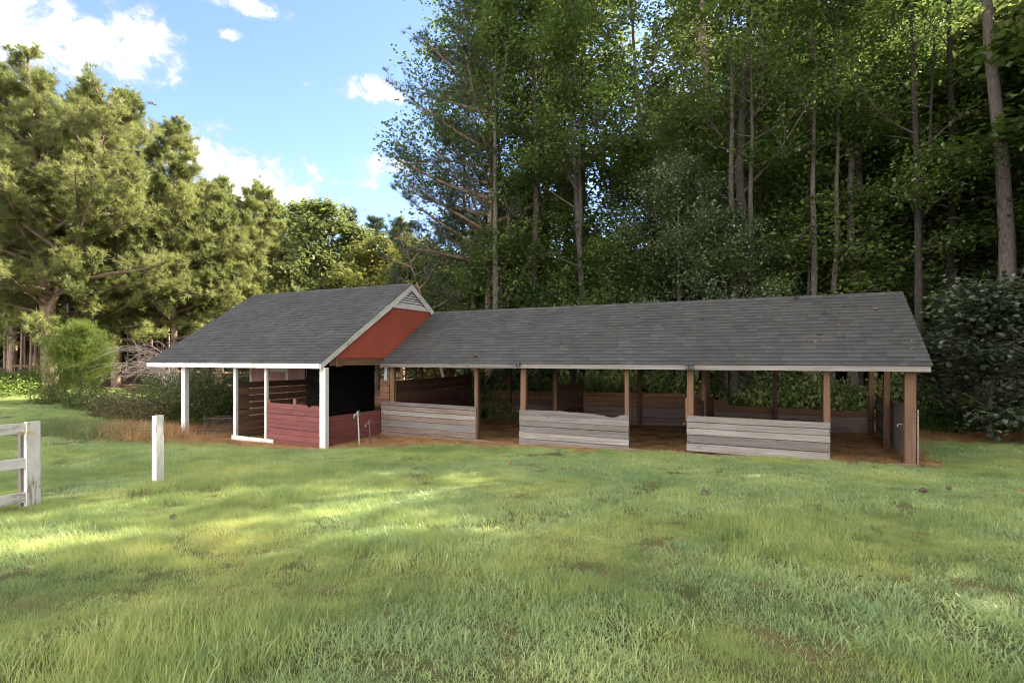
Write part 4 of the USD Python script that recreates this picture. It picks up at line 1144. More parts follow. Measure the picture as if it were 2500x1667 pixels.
stand(pine(5, 12.4, .12, 3.3, .17, 3400, limbs=72, nn=20, length=0.30000000000000004, width=0.015), "pine_tree", "smaller pointed pine beside the bare-trunked pine, against the clouds", A(500, 37))
stand(pine(6, 13.6, .06, 4.0, .2, 5400, limbs=90, nn=20, length=0.32, width=0.016, taper=.9), "pine_tree", "broad bright pine with low boughs directly above the barn roof's left slope", A(592, 40))
stand(pine(7, 17.5, .2, 5.0, .24, 3600, limbs=76, nn=20, length=0.34, width=0.018), "pine_tree", "pine whose crown shows between the forked pine and the left edge", A(30, 38))
stand(pine(10, 17.0, .2, 4.6, .22, 5200, limbs=84, nn=18, length=.30, width=.0145), "pine_tree", "rounded pine between the forked pine and the pine to its right, its trunk hidden", A(196, 31.8))
# lit hardwoods in the middle distance
stand(hardwood(21, 15.0, .06, 4.0, .2, 9000, .32, "lime_leaves", "gray_bark", limbs=30), "hardwood_tree", "pale yellow green leafy tree with rounded top behind the barn ridge, left one", A(690, 50))
stand(hardwood(22, 13.8, .05, 4.4, .2, 9000, .30, "lime_leaves", "gray_bark", limbs=30), "hardwood_tree", "yellow green leafy tree in front of the rounded one, over the barn ridge", A(735, 44))
stand(hardwood(23, 16.5, .1, 3.4, .2, 6000, .34, "oak_leaves", "gray_bark", limbs=24), "hardwood_tree", "darker green treetop between the bright pine and the rounded leafy tree", A(640, 56))
stand(pine(8, 14.9, .12, 3.0, .18, 1700, "dark_needles", limbs=60, nn=12, length=.40, width=.026), "pine_tree", "dark pine with a thin top right of the yellow green tree", A(800, 50))
stand(pine(9, 13.6, .12, 3.2, .18, 1700, "dark_needles", limbs=60, nn=12, length=.40, width=.026), "pine_tree", "dark pine with a flat top above the golden tree", A(862, 48))
stand(hardwood(24, 9.8, .03, 3.8, .17, 9000, .25, "gold_leaves", "gray_bark", limbs=30), "hardwood_tree", "golden leaved tree above the right part of the barn ridge", A(868, 38))
stand(hardwood(25, 9.0, .03, 3.4, .15, 8000, .25, "gold_leaves", "gray_bark", limbs=26), "hardwood_tree", "golden green tree just left of the barn's gable peak", A(955, 35))
stand(hardwood(26, 5.8, .03, 2.2, .1, 4200, .2, "gold_leaves", "gray_bark", limbs=20), "hardwood_tree", "low golden bush tree right behind the barn's gable vent", A(1010, 30))
stand(hardwood(27, 11, .05, 3.6, .16, 7000, .28, "lime_leaves", "gray_bark", limbs=22), "hardwood_tree", "yellow green tree far behind the leaning pine branch", A(1040, 52))

stand(pine(11, 13.0, .08, 3.2, .17, 2600, limbs=66, nn=14, length=.36, width=.021), "pine_tree", "bright pine in the dip of the skyline behind the barn's gable peak", A(925, 46))
stand(hardwood(28, 12.6, .05, 3.4, .17, 7000, .28, "lime_leaves", "gray_bark", limbs=26), "hardwood_tree", "pale green rounded tree between the two dark pines over the barn ridge", A(822, 46))
# the plantation behind: slim trunks, crowns high above
first = stand(pine(30, 17.5, .48, 2.6, .15, 1300, limbs=40, nn=10, length=.44, width=.03, stubs=16), "plantation_pine", "slim straight pine in the dense dark plantation at the left", A(150, 40), group="slim pines of the plantation")
first2 = stand(pine(31, 16.5, .42, 2.4, .13, 1300, limbs=40, nn=10, length=.44, width=.03, stubs=16), "plantation_pine", "slim straight pine in the dense dark plantation at the left", A(215, 44), group="slim pines of the plantation")
rp = np.random.RandomState(77)
for k in range(64):
    dx = -120 + 650 * ((k * .618034) % 1.0)
    d = 36 + 26 * ((k * .7548777 + .3) % 1.0)
    again(first if k % 2 else first2, "plantation_pine", "slim straight pine in the dense dark plantation at the left", A(dx + rp.uniform(-8, 8), d), rp.uniform(0, 360), "slim pines of the plantation",
          (s_ := rp.uniform(.8, 1.05), s_, s_ * rp.uniform(.72, .95)))

# ------------------------------------------------------------------ the wood on the right
big = dict(limbs=38, low=.34)
stand(pine(40, 19.5, .30, 5.2, .2, 1500, "dark_needles", side=SIDE(-.9), limbs=44, nn=16, length=.27, width=.013, lean=SIDE(.0), taper=.6), "pine_tree", "tall bare pine reaching dark boughs out over the barn at the wood's left edge", A(1124, 27))
stand(pine(41, 12.6, .30, 3.8, .16, 900, "dark_needles", side=SIDE(-.6), limbs=30, nn=16, length=.26, width=.012, lean=SIDE(-.3), fork=[(.45, *SIDE(.14), 4.0)]), "pine_tree", "smaller forked pine left of the tall bare pine", A(1092, 28.5))
stand(pine(42, 9.2, .30, 3.0, .11, 420, "dark_needles", side=SIDE(-.5), limbs=20, nn=16, length=.26, width=.012, lean=SIDE(-2.6)), "pine_tree", "thin pine leaning left with tufts against the sky above the golden tree", A(1030, 27.5))
stand(hardwood(43, 23, .26, 6.0, .2, 26000, .16, "oak_leaves", "gray_bark", lean=SIDE(-3.2), side=SIDE(-.6), cluster=.38, **big), "hardwood_tree", "tall leafy tree whose crown reaches furthest left against the blue sky", A(1190, 29))
stand(hardwood(44, 25, 0.16, 3.9, .23, 24000, .155, "oak_leaves", "dark_bark", **big), "hardwood_tree", "straight brown trunked tree right of the tall bare pine", A(1231, 27))
stand(hardwood(45, 23, 0.18, 4.7, .2, 26000, .155, "oak_leaves", "gray_bark", lean=SIDE(-1.6, .3), fork=[(.34, *SIDE(.10), 8.0), (.5, *SIDE(-.45), 6.0)], **big), "hardwood_tree", "leaning grey tree with a bending forked trunk above the middle of the roof", A(1362, 25.6))
stand(hardwood(46, 26, 0.16, 4.7, .2, 26000, .15, "oak_leaves", "dark_bark", lean=SIDE(-2.4), **big), "hardwood_tree", "dark tree leaning left behind the bending grey tree", A(1520, 28))
stand(hardwood(47, 28, 0.16, 4.8999999999999995, .27, 26000, .15, "oak_leaves", "pine_bark", lean=SIDE(-.6), fork=[(.6, *SIDE(-.12), 8.0)], **big), "hardwood_tree", "tall reddish trunk forking high up, left of the thickest trunk", A(1648, 27))
stand(hardwood(48, 29, 0.2, 5.1, .29, 24000, .16, "maple_leaves", "gray_bark", shape=OVAL, lean=SIDE(.1), **big), "hardwood_tree", "thickest straight pale trunk rising over the roof's right half", A(1714, 24))
stand(hardwood(49, 28, 0.14, 4.7, .24, 26000, .16, "oak_leaves", "dark_bark", lean=SIDE(-.2), **big), "hardwood_tree", "dark trunk in the gap between the two big pale trunks", A(1868, 28.5))
stand(hardwood(50, 28, 0.18, 4.8999999999999995, .28, 24000, .17, "maple_leaves", "gray_bark", shape=OVAL, lean=SIDE(.35), fork=[(.02, *SIDE(-.05), 9.0)], **big), "hardwood_tree", "big grey double trunk above the right end of the roof", A(1965, 24.5))
stand(hardwood(51, 25, 0.25, 3.8, .16, 11000, .17, "maple_leaves", "black_bark", shape=OVAL, lean=SIDE(-.2), fork=[(.2, *SIDE(.05), 10.0)], limbs=20), "hardwood_tree", "pair of black slender trunks right of the roof's end", A(2100, 21.2))
stand(hardwood(52, 25, 0.25, 3.8, .18, 10000, .17, "oak_leaves", "black_bark", limbs=18), "hardwood_tree", "single black trunk standing right of the pair of black trunks", A(2180, 21.8))
stand(hardwood(53, 27, .55, 4.6000000000000005, .30, 6500, .17, "maple_leaves", "dark_bark", shape=OVAL, lean=SIDE(-1.0), limbs=20), "hardwood_tree", "big dark trunk leaning at the right edge of the view", A(2338, 19.5))
stand(hardwood(54, 21.5, .14, 4.6, .18, 24000, .17, "oak_leaves", "dark_bark", side=SIDE(-.3), **big), "hardwood_tree", "full leafy tree right behind the tall bare pine", A(1150, 31.5))
stand(hardwood(55, 19, .2, 4.2, .16, 18000, .17, "oak_leaves", "dark_bark", side=SIDE(-.4), **big), "hardwood_tree", "leafy tree at the wood's far left edge, lower than its neighbour", A(1065, 32))
# deeper in the wood
deep = [stand(hardwood(60 + k, H, cb, 4.8, .2, 12000, .27, m_, "dark_bark", limbs=34), "hardwood_tree", lab, A(dx, d)) for k, (H, cb, m_, dx, d, lab) in enumerate((
    (24, .10, "oak_leaves", 1300, 33, "leafy tree deep in the wood behind the bending grey tree"),
    (25, .12, "lime_leaves", 1590, 35, "sunlit yellow green tree deep in the wood behind the reddish trunk"),
    (26, .10, "oak_leaves", 1790, 34, "leafy tree deep in the wood between the thickest and the double trunk")))]
GD = "trees deep in the wood"


def open_side(xy):
    """Behind the wood's left end the land is open, and the sun reaches the pines across it."""
    q = np.asarray(xy)
    d, r = q @ FW, q @ RT
    return -.87 * d + .49 * r < -31.5 and r < 13


def sun_gap(xy):
    """A gap in the tall trees where the low sun reaches the lawn."""
    q = np.asarray(xy) - (FW * 10 - RT * 2.5)
    u = FW * .5 + RT * .866
    return 20 < q @ u < 44 and abs(q @ np.array([-u[1], u[0]])) < 3.6


for k in range(44):
    dx = 1120 + 1500 * ((k * .618034 + .11) % 1.0)
    d = 31 + 27 * ((k * .7548777 + .2) % 1.0)
    if dx < 1290:
        d += 4
    again(deep[k % 3], "deep_wood_tree", "leafy tree standing deep in the dark wood behind the long shed", A(dx, d), rp.uniform(0, 360), GD, (s_ := rp.uniform(.85, 1.12), s_, s_ * rp.uniform(.85, 1.05) * (.5 if sun_gap(A(dx, d)) else .34 if open_side(A(dx, d)) else 1)))
for k, (dx, d) in enumerate(((2130, 40), (2215, 44), (2290, 39), (2370, 43), (2450, 40), (2030, 43))):
    again(deep[k % 3], "deep_wood_tree", "leafy tree standing deep in the dark wood behind the long shed", A(dx, d), 71 * k, GD, (1.1, 1.1, 1.22))
# the wood goes on right of the view; last few trees added to shade the lawn
for k, (r, d) in enumerate(((17, 13), (20, 6), (23, 17), (19, -2), (26, 9), (22, -10), (30, 16), (28, 0), (34, 24), (38, 8), (24, 24), (30, 30), (36, 34), (18, -16), (29, -20), (42, 18), (46, 30), (40, 42), (52, 40), (33, -8), (20.5, 15), (24, 12.5), (18, 12), (22, 9))):
    xy = FW * d + RT * r
    again(deep[k % 3], "deep_wood_tree", "leafy tree of the wood going on past the right edge of the view", tuple(xy), rp.uniform(0, 360), "trees of the wood right of the view", (1, 1, .5) if sun_gap(xy) else rp.uniform(.85, 1.05))

for k, (u_, v_) in enumerate(((26, -3.4), (27.5, -.4), (26.5, 2.6), (30, -2), (30.5, 1.2), (28.5, 5))):  # trees added to keep a sun patch off the shed roof
    q_ = FW * (10 + .5 * u_ - .866 * v_) + RT * (-2.5 + .866 * u_ + .5 * v_)
    again(deep[k % 3], "deep_wood_tree", "lower leafy tree added about the right edge of the view to shade the shed roof", tuple(q_), 57 * k, "added trees shading the shed roof", (1.1, 1.1, .68))
# the wood and the plantation far behind, one mass
fw_p = []
for k, (H, n_, s_, lm) in enumerate(((13, 5200, .55, "oak_leaves"), (12, 5200, .55, "lime_leaves"), (14, 5200, .55, "dark_needles"))):
    (tr, _), (br, _), (cr, _) = hardwood(200 + k, H, .03, 4.6, .2, n_, s_, lm, "dark_bark", limbs=26, cluster=.6)
    fw_p.append((MB().add(*cr).add(*tr).out(), lm))
FWP = []
for k in range(130):
    dx = -500 + 3400 * ((k * .618034 + .27) % 1.0)
    FWP.append((*at(dx, 62 + 28 * ((k * .7548777 + .6) % 1.0)), k))
for k in range(46):
    FWP.append((*at(-300 + 860 * ((k * .618034 + .27) % 1.0), 56 + 10 * ((k * .7548777 + .6) % 1.0)), k))

# understorey
stand(hardwood(80, 11.0, .08, 3.6, .13, 26000, .11, "holly_leaves", "dark_bark", limbs=34, cluster=.36), "holly_tree", "grey green small leaved tree left of the thickest trunk", A(1560, 24.2))
stand(hardwood(81, 8.4, .08, 3.0, .1, 17000, .11, "holly_leaves", "dark_bark", limbs=28, cluster=.34), "holly_tree", "lower grey green small leaved tree at the foot of the thickest trunk", A(1668, 23.4))
stand(hardwood(82, 11.5, .16, 3.0, .11, 3800, .21, "maple_leaves", "dark_bark", LOBED, limbs=24, cluster=.4), "maple_sapling", "large leaved young maple over the roof between the pale trunks", A(1850, 24.0))
stand(hardwood(83, 9.0, .14, 2.8, .10, 3300, .21, "maple_leaves", "dark_bark", LOBED, limbs=22, cluster=.4), "maple_sapling", "large leaved young maple at the right end of the ridge, leaves turning", A(2010, 23.2))
stand(hardwood(84, 11, .2, 3.0, .10, 3000, .22, "maple_leaves", "dark_bark", LOBED, limbs=22, cluster=.42), "maple_sapling", "large leaved maple right of the roof's corner under the black trunks", A(2165, 23.5))
stand(hardwood(85, 8, .15, 2.6, .09, 2400, .20, "maple_leaves", "dark_bark", LOBED, limbs=20, cluster=.4), "maple_sapling", "young maple behind the dark grey leaved bush at the right", A(2330, 22))
stand(hardwood(86, 5.6, .2, 2.5, .08, 9000, .085, "fern_leaves", "dark_bark", limbs=24, cluster=.34, up=.25, flat=1.0), "mimosa_tree", "feathery fresh green small tree over the roof left of the bending grey tree", A(1232, 25.8))
stand(hardwood(87, 7.5, .12, 3.0, .1, 9000, .13, "oak_leaves", "dark_bark", limbs=28), "hardwood_tree", "low leafy green tree over the middle of the roof", A(1400, 24.6))
stand(hardwood(88, 8.5, .12, 3.0, .1, 8000, .14, "oak_leaves", "dark_bark", limbs=26), "hardwood_tree", "low leafy green tree at the wood's left foot beside the barn gable", A(1150, 26))
stand(hardwood(89, 10, .12, 3.0, .1, 9000, .14, "oak_leaves", "dark_bark", limbs=28), "hardwood_tree", "mid green understorey tree behind the feathery small tree", A(1290, 27.5))
for k, (sd, H, R_, n_, dx, d, lm, lab) in enumerate(((301, 13, 3.4, 15000, 1455, 26.5, "oak_leaves", "bushy mid green tree right of the bending grey tree"), (302, 15, 3.4, 15000, 1590, 27.5, "oak_leaves", "tall understorey tree behind the grey green small leaved tree"),
        (303, 13, 3.4, 14000, 1770, 27, "maple_leaves", "understorey tree just right of the thickest trunk"), (304, 15, 3.6, 14000, 1915, 28, "maple_leaves", "understorey tree behind the large leaved young maple"),
        (305, 14, 3.6, 14000, 2065, 27.5, "maple_leaves", "understorey tree between the double trunk and the black trunks"), (306, 15, 3.8, 14000, 2240, 26, "maple_leaves", "sunlit understorey tree above the dark grey leaved bush"),
        (307, 16, 3.8, 14000, 2400, 25, "maple_leaves", "understorey tree at the right edge behind the leaning trunk"), (308, 12, 3.2, 12000, 1190, 31, "oak_leaves", "understorey tree behind the tall bare pine's foot"))):
    stand(hardwood(sd, H, .08, R_, .12, n_, .16, lm, "dark_bark", OVAL if lm[0] == "m" else KITE, limbs=32), "understorey_tree", lab, A(dx, d))
# trunks seen through the open stalls
for k, (px, d, r0, lean, lab) in enumerate(((1203, 25.5, .2, .1, "pale trunk seen through the first stall of the long shed"), (1790, 23.2, .2, 0, "left one of two brown trunks seen through the third stall"), (1825, 23.6, .17, 0, "right one of two brown trunks seen through the third stall"),
                                         (1991, 22.8, .17, 0, "leftmost grey trunk seen through the third stall's opening"), (2033, 22.6, .14, 0, "slim tan trunk seen just right of the third stall's slender post"), (2085, 23.0, .22, 0, "thick grey trunk seen left of the shed's rear corner post"))):
    stand(hardwood(100 + k, 19, .55, 2.6, r0, 2600, .17, "oak_leaves", "gray_bark", limbs=14), "hardwood_tree", lab, A(px / 1.0629, d))
# leafy undergrowth right behind the shed
GU = "leafy bushes along the back of the long shed"
rows = [(1085, 25.0, 2.2), (1150, 24.6, 1.9), (1225, 24.2, 1.8), (1300, 24.3, 2.0), (1375, 23.8, 2.2), (1440, 23.6, 2.4), (1505, 23.4, 2.2), (1570, 23.2, 2.0), (1640, 23.6, 1.6), (1730, 23.0, 1.7), (1800, 22.4, 2.1), (1870, 22.2, 2.0), (1935, 22.4, 1.5), (2010, 22.0, 1.5), (2075, 21.6, 1.8)]
ub = [plant(shrub(120, 1.5, 1.2, 1.0, 2600, .13, "oak_leaves", OVAL), "undergrowth_bush", "leafy green bush behind the first stall beside the barn", A(rows[0][0], rows[0][1]), 0, GU, scale=(1, 1, rows[0][2])),
      plant(shrub(121, 1.5, 1.2, 1.0, 1500, .17, "lime_leaves", LOBED), "undergrowth_bush", "leafy green bush behind the first stall, left of the pale trunk", A(rows[1][0], rows[1][1]), 0, GU, scale=(1, 1, rows[1][2]))]
BN = ['behind the first stall beside the barn', 'behind the first stall, left of the pale trunk', 'behind the first stall at the pale trunk', 'behind the front opening of the first stall', "behind the second stall's left post", 'behind the second stall, left of the divider', "behind the second stall, at the chewed front wall's middle", "behind the second stall's slender right post", "behind the second stall's open doorway", "behind the third stall's left post", 'behind the third stall at the two brown trunks', 'behind the third stall, left of the rear slender post', 'behind the third stall, right of the rear slender post', 'behind the third stall by the grey trunks', "behind the shed's rear right corner"]
for k, (dx, d, h) in enumerate(rows[2:]):
    again(ub[k % 2], "undergrowth_bush", "leafy green bush " + BN[k + 2], A(dx, d), rp.uniform(0, 360), GU, (1, 1, h), cat="shrub")
GF = "bushes filling the wood floor"
for k in range(34):
    dx = 1080 + 1450 * ((k * .618034 + .4) % 1.0)
    again(ub[k % 2], "wood_floor_bush", "leafy bush on the shaded floor deep in the wood", A(dx, 27 + 20 * ((k * .7548 + .1) % 1.0)), rp.uniform(0, 360), GF, (1.5, 1.5, rp.uniform(1.8, 3.2)), cat="shrub")
# the grey leaved bush at the right edge
stand(hardwood(90, 4.1, .05, 2.6, .08, 9500, .17, "gray_oak_leaves", "dark_bark", LOBED, limbs=34, cluster=.32, up=.3, profile=.7), "oak_bush", "dark grey leaved oak bush at the right edge beside the shed's end", A(2272, 16.6))
stand(hardwood(91, 3.7, .05, 2.3, .06, 4400, .16, "gray_oak_leaves", "dark_bark", LOBED, limbs=24, cluster=.32, up=.3, profile=.7), "oak_bush", "lower dark bush cut off by the right edge of the view", A(2400, 15.4))
for k, (dx, d, h, lab) in enumerate(((2180, 18.5, 1.0, "low green bush in the shade just right of the shed's end wall"), (2260, 19.5, 1.3, "dark bush under the grey leaved oak, left one"), (2340, 18.0, 1.2, "dark bush under the grey leaved oak, right one"))):
    again(ub[k % 2], "undergrowth_bush", lab, A(dx, d), 40 * k, None, (.8, .8, h), cat="shrub")

# ------------------------------------------------------------------ thicket and weeds at the left
# bright green cedar
rc = np.random.RandomState(5)
cz = pine(140, 3.25, .01, 1.75, .07, 9000, "cedar_needles", "dark_bark", limbs=150, nn=8, length=.20, width=.0075, droop=-.6, taper=1.05, stubs=0, spread=.5, bare=.3)
cd_ = plant(cz, "cedar_bush", "bright green feathery cedar bush left of the barn", A(186, 25.6), cat="cedar")
GT_ = None
THK = [(385, 23.5, 2.1, 1.5, 1.9, "bramble_leaves", "bramble thicket with a glossy top between the dead branches and the barn post"), (455, 23.0, 1.9, 1.6, 2.3, "bramble_leaves", "dark bramble thicket seen between the barn's first two posts"),
       (520, 23.5, 1.9, 1.5, 2.2, "bramble_leaves", "bramble thicket behind the barn's second post"), (335, 21.8, 1.6, 1.1, 1.2, "red_bramble_leaves", "reddish bramble mound left of the barn's first post"),
       (275, 22.8, 1.5, 1.1, 1.1, "red_bramble_leaves", "reddish brown bramble mound below the dead branches"), (205, 24.5, 1.8, 1.0, 1.0, "bramble_leaves", "dark low bramble around the foot of the cedar bush"), (130, 25.5, 1.3, .9, .9, "bramble_leaves", "low bramble at the left of the cedar's foot"),
       (590, 24.5, 1.8, 1.4, 2.0, "bramble_leaves", "bramble seen through the barn above the partition")]
for k, (dx, d, w_, dd_, h_, lm, lab) in enumerate(THK):
    plant(shrub(150 + k, w_, dd_, h_, int(2100 * w_ * h_ ** .5), .085, lm, KITE, stems=16, flat=.3, lump=1.1), "bramble_thicket", lab, A(dx, d))
VN = [(15, 29, 3.2, 2.4, 1.0, "yellow green vine cover heaped at the left edge below the pines"), (75, 31, 2.6, 2.0, 1.1, "yellow green vine mound left of the cedar bush"), (-60, 27, 3.0, 2.0, .9, "vine cover running out of the left edge of the view")]
for k, (dx, d, w_, dd_, h_, lab) in enumerate(VN):
    plant(shrub(165 + k, w_, dd_, h_, 3000, .13, "vine_leaves", OVAL, stems=10, flat=.5, lump=1.0), "vine_cover", lab, A(dx, d))
# weeds in front of the thicket
WD = [(230, 18.2, 1.6, .9, .55), (300, 18.0, 1.4, .8, .6), (170, 18.8, 1.3, .8, .45), (355, 18.6, 1.1, .7, .5), (110, 19.5, 1.2, .8, .3)]
wl = ["grey green weed clump in the middle of the weedy strip", "tall weed clump behind the lone white post", "weed clump left in the weedy strip above the fence post", "weed clump beside the barn's first post", "thin weeds at the strip's left end"]
for k, (dx, d, w_, dd_, h_) in enumerate(WD):
    rng = np.random.RandomState(180 + k)
    n = int(900 * w_)
    P = np.column_stack([rng.normal(0, w_ * .5, n), rng.normal(0, dd_ * .5, n), np.zeros(n)])
    kit = needles(rng, P, np.tile([0, 0, 1.0], (n, 1)), h_, .006, 3, .55)
    sh = shrub(185 + k, w_, dd_, h_ * .8, 1700, .075, "weed_leaves", KITE, stems=6, flat=.2, lump=1.5)
    t_ = plant(sh, "weed_clump", wl[k], A(dx, d), cat="weeds")
    obj("blades", kit, "weed_leaves" if k % 2 == 0 else "straw", t_)
# dead branches: a fallen crown, bleached
rng = np.random.RandomState(9)
dead = MB()
for k in range(34):
    x0_ = rng.uniform(-1.0, 2.6)
    p0 = np.array([2.4 + rng.normal(0, .3), rng.normal(0, .5), rng.uniform(.1, .5)])
    tgt = np.array([rng.uniform(-1.6, .9), rng.normal(0, .8), rng.uniform(.5, 2.3)])
    mid = (p0 + tgt) / 2 + np.array([.4, 0, rng.uniform(1.0, 2.4)])
    u = np.linspace(0, 1, 9)[:, None]
    cur = (1 - u) ** 2 * p0 + 2 * u * (1 - u) * mid + u ** 2 * tgt + np.cumsum(rng.normal(size=(9, 3)) * .025, 0)
    dead.tube(cur, np.linspace(rng.uniform(.012, .028), .004, 9), 4, cap=False)
    for j in range(6):
        i = rng.randint(2, 8)
        tw = bend(rng, cur[i], unit(cur[i] - cur[i - 1]) + rng.normal(size=3) * .6, rng.uniform(.3, .8), 3, .15, -.05)
        dead.tube(tw, [.009, .007, .005, .003], 3, cap=False)
dx_, dy_ = at(285, 25.0)
dt = thing("dead_branches", "bleached tangle of dead arching branches between the cedar bush and the barn", "dead branches", (dx_, dy_, float(ground_z((dx_, dy_))[0]) + .5), math.degrees(YAW))
obj("branches", dead.out(), "dead_wood", dt)
# yellow rail among the pines
a, b = at(28, 33.0), at(104, 33.0)
m = MB()
zr_ = CAMZ + (HOR - 893) / F * 33
dv_ = unit(b - a); nv = np.array([-dv_[1], dv_[0]]) * .025
m.hexa([(*(a - nv), zr_ - .07), (*(b - nv), zr_ - .10), (*(b + nv), zr_ - .10), (*(a + nv), zr_ - .07), (*(a - nv), zr_ + .07), (*(b - nv), zr_ + .04), (*(b + nv), zr_ + .04), (*(a + nv), zr_ + .07)])
rl = thing("far_fence", "weathered tan fence rail under the pines behind the vine mound", "fence")
obj("rail", m.out(), "orange_wood_x", rl)
for q_ in (a + dv_ * .1, b - dv_ * .1):
    gz = float(ground_z(q_)[0])
    obj("post", MB().box(q_[0] - .06, q_[0] + .06, q_[1] + .03, q_[1] + .15, gz - .2, zr_ + .1).out(), "brown_wood_z", rl)
# ------------------------------------------------------------------ lawn
def blades(rng, n, R, hmin, hmax, w, spread, curl, seg=3):
    """A tuft of curved grass blades about the origin."""
    a, r_ = rng.uniform(0, 2 * np.pi, n), R * np.sqrt(rng.uniform(0, 1, n))
    base = np.column_stack([np.cos(a) * r_, np.sin(a) * r_, np.full(n, -.01)])
    az = rng.uniform(0, 2 * np.pi, n)
    out = np.column_stack([np.cos(az), np.sin(az), np.zeros(n)])
    L = rng.uniform(hmin, hmax, n)
    tilt = rng.uniform(.05, spread, n)
    cu = curl * rng.uniform(.4, 1.4, n)
    side = np.column_stack([-np.sin(az), np.cos(az), np.zeros(n)])
    tw = rng.normal(0, .5, n)
    side = side * np.cos(tw)[:, None] + out * np.sin(tw)[:, None]
    vs, p = [], base.copy()
    ang = tilt.copy()
    W = w * rng.uniform(.7, 1.3, n)
    for k in range(seg + 1):
        u = k / seg
        ww = (W * (1 - u ** 1.8) * .5)[:, None]
        if k < seg:
            vs += [p - side * ww, p + side * ww]
        else:
            vs += [p]
        p = p + (out * np.sin(ang)[:, None] + np.array([0, 0, 1.0]) * np.cos(ang)[:, None]) * (L / seg)[:, None]
        ang = ang + cu / seg
    v = np.stack(vs, 1)
    k = 2 * seg + 1
    f = []
    for s in range(seg - 1):
        f += [[2 * s, 2 * s + 1, 2 * s + 3], [2 * s, 2 * s + 3, 2 * s + 2]]
    f += [[2 * seg - 2, 2 * seg - 1, 2 * seg]]
    f = np.array(f)[None] + (np.arange(n) * k)[:, None, None]
    return v.reshape(-1, 3), f.reshape(-1, 3)


def scatter(name, protos, P, idx, rz, sc, label, cat):
    pi = UsdGeom.PointInstancer.Define(stage, f"/World/{name}")
    base = UsdGeom.Scope.Define(stage, f"/World/{name}/tufts")
    paths = []
    for k, (mesh, mt) in enumerate(protos):
        m = usdkit.mesh(stage, f"/World/{name}/tufts/tuft" + (f"_{k:03d}" if k else ""), mesh, M[mt])
        paths.append(m.GetPath())
    pi.CreatePrototypesRel().SetTargets(paths)
    pi.CreateProtoIndicesAttr(Vt.IntArray.FromNumpy(idx.astype(np.int32)))
    pi.CreatePositionsAttr(Vt.Vec3fArray.FromNumpy(P.astype(np.float32)))
    q = np.zeros((len(P), 4), np.float32)
    q[:, 0], q[:, 3] = np.cos(rz / 2), np.sin(rz / 2)
    pi.CreateOrientationsAttr(Vt.QuathArray([Gf.Quath(float(a), float(b), float(c), float(d)) for a, b, c, d in q]))
    pi.CreateScalesAttr(Vt.Vec3fArray.FromNumpy(np.broadcast_to(np.asarray(sc, np.float32).reshape(len(P), -1), (len(P), 3)).astype(np.float32).copy()))
    return tag(pi.GetPrim(), label, cat, kind="stuff")


rg = np.random.RandomState(404)
pf = np.array([(x, y) for x, y, _ in FWP])
scatter("far_wood", fw_p, np.column_stack([pf, ground_z(pf) - .3]), np.array([k % 3 for _, _, k in FWP]), rg.uniform(0, 6.28, len(pf)), rg.uniform(.85, 1.25, len(pf)), "far dark wood closing the view behind the trees", "wood")
T_ = []
for k in range(4):
    T_.append((blades(rg, 300, .24, .03, .085, .0036, .75, .9), "grass"))
for k in range(3):
    T_.append((blades(rg, 120, .22, .06, .17, .0042, .5, .8), "grass"))
for k in range(4):
    T_.append((blades(rg, 90, .22, .045, .12, .0088, 1.05, 1.3), "broad_grass"))
for k in range(2):
    T_.append((blades(rg, 22, .14, .12, .25, .0085, .65, 1.1, 4), "broad_grass"))
# points over the part of the lawn in view, even over the ground
N = 88000
d = np.sqrt(rg.uniform(2.2 ** 2, 31 ** 2, N))
r = (d + 2.5) * rg.uniform(-1.1, 1.1, N)
xy = d[:, None] * FW + r[:, None] * RT
keep = rg.uniform(0, 1, N) < np.clip(13 / d, .45, 1)
lit_ = litter(xy)
keep &= lit_ < rg.uniform(.15, .75, N)
xy, d, r = xy[keep], d[keep], r[keep]
p3 = np.column_stack([xy, np.zeros(len(xy))])
pat = meshkit.fbm(p3 * .55 + 3, 3, 31)                    # where the broad creeping grass takes over
tall = meshkit.fbm(p3 * .8 + 9, 3, 57)
bare = meshkit.fbm(p3 * .9 + 21, 3, 71)
keep = ~((bare > .72) & (d > 6.5) & (rg.uniform(0, 1, len(xy)) < .8))
xy, d, r, pat, tall = xy[keep], d[keep], r[keep], pat[keep], tall[keep]
n = len(xy)
right = np.clip((r + 1.5) / 5, 0, 1)                      # more of the creeping grass towards the right and near the wood
broad = rg.uniform(0, 1, n) < np.clip((pat - .5 + .16 * right) * 6 + .15, .04, .85)
idx = np.where(broad, rg.randint(7, 11, n), np.where(rg.uniform(0, 1, n) < np.clip((tall - .42) * 4, .08, .9), rg.randint(4, 7, n), rg.randint(0, 4, n)))
big_ = (rg.uniform(0, 1, n) < np.where(d < 6.5, .06, .012)) & (tall > .42)
idx = np.where(big_, rg.randint(11, 13, n), idx)
P = np.column_stack([xy, ground_z(xy)])
sc = rg.uniform(.7, 1.25, n) * np.clip(.72 + (tall - .35) * 1.0, .6, 1.15)
scatter("lawn_grass", T_, P, idx, rg.uniform(0, 2 * np.pi, n), sc, "mown and creeping green grass of the lawn before the barn and shed", "grass")

# dry straw along the foot of the buildings and at the wood's edge
def straw_tuft(rng, n, R, L):
    a, r_ = rng.uniform(0, 2 * np.pi, n), R * np.sqrt(rng.uniform(0, 1, n))
    c = np.column_stack([np.cos(a) * r_, np.sin(a) * r_, rng.uniform(0, .03, n)])
    t = unit(np.column_stack([rng.normal(size=(n, 2)), rng.normal(0, .28, n)]))
    s = np.cross(t, [0, 0, 1.0]) * .0032
    l = rng.uniform(.5, 1.2, n)[:, None] * L
    return np.stack([c - s - t * l / 2, c + s - t * l / 2, c + t * l / 2], 1).reshape(-1, 3), np.arange(n * 3).reshape(-1, 3)


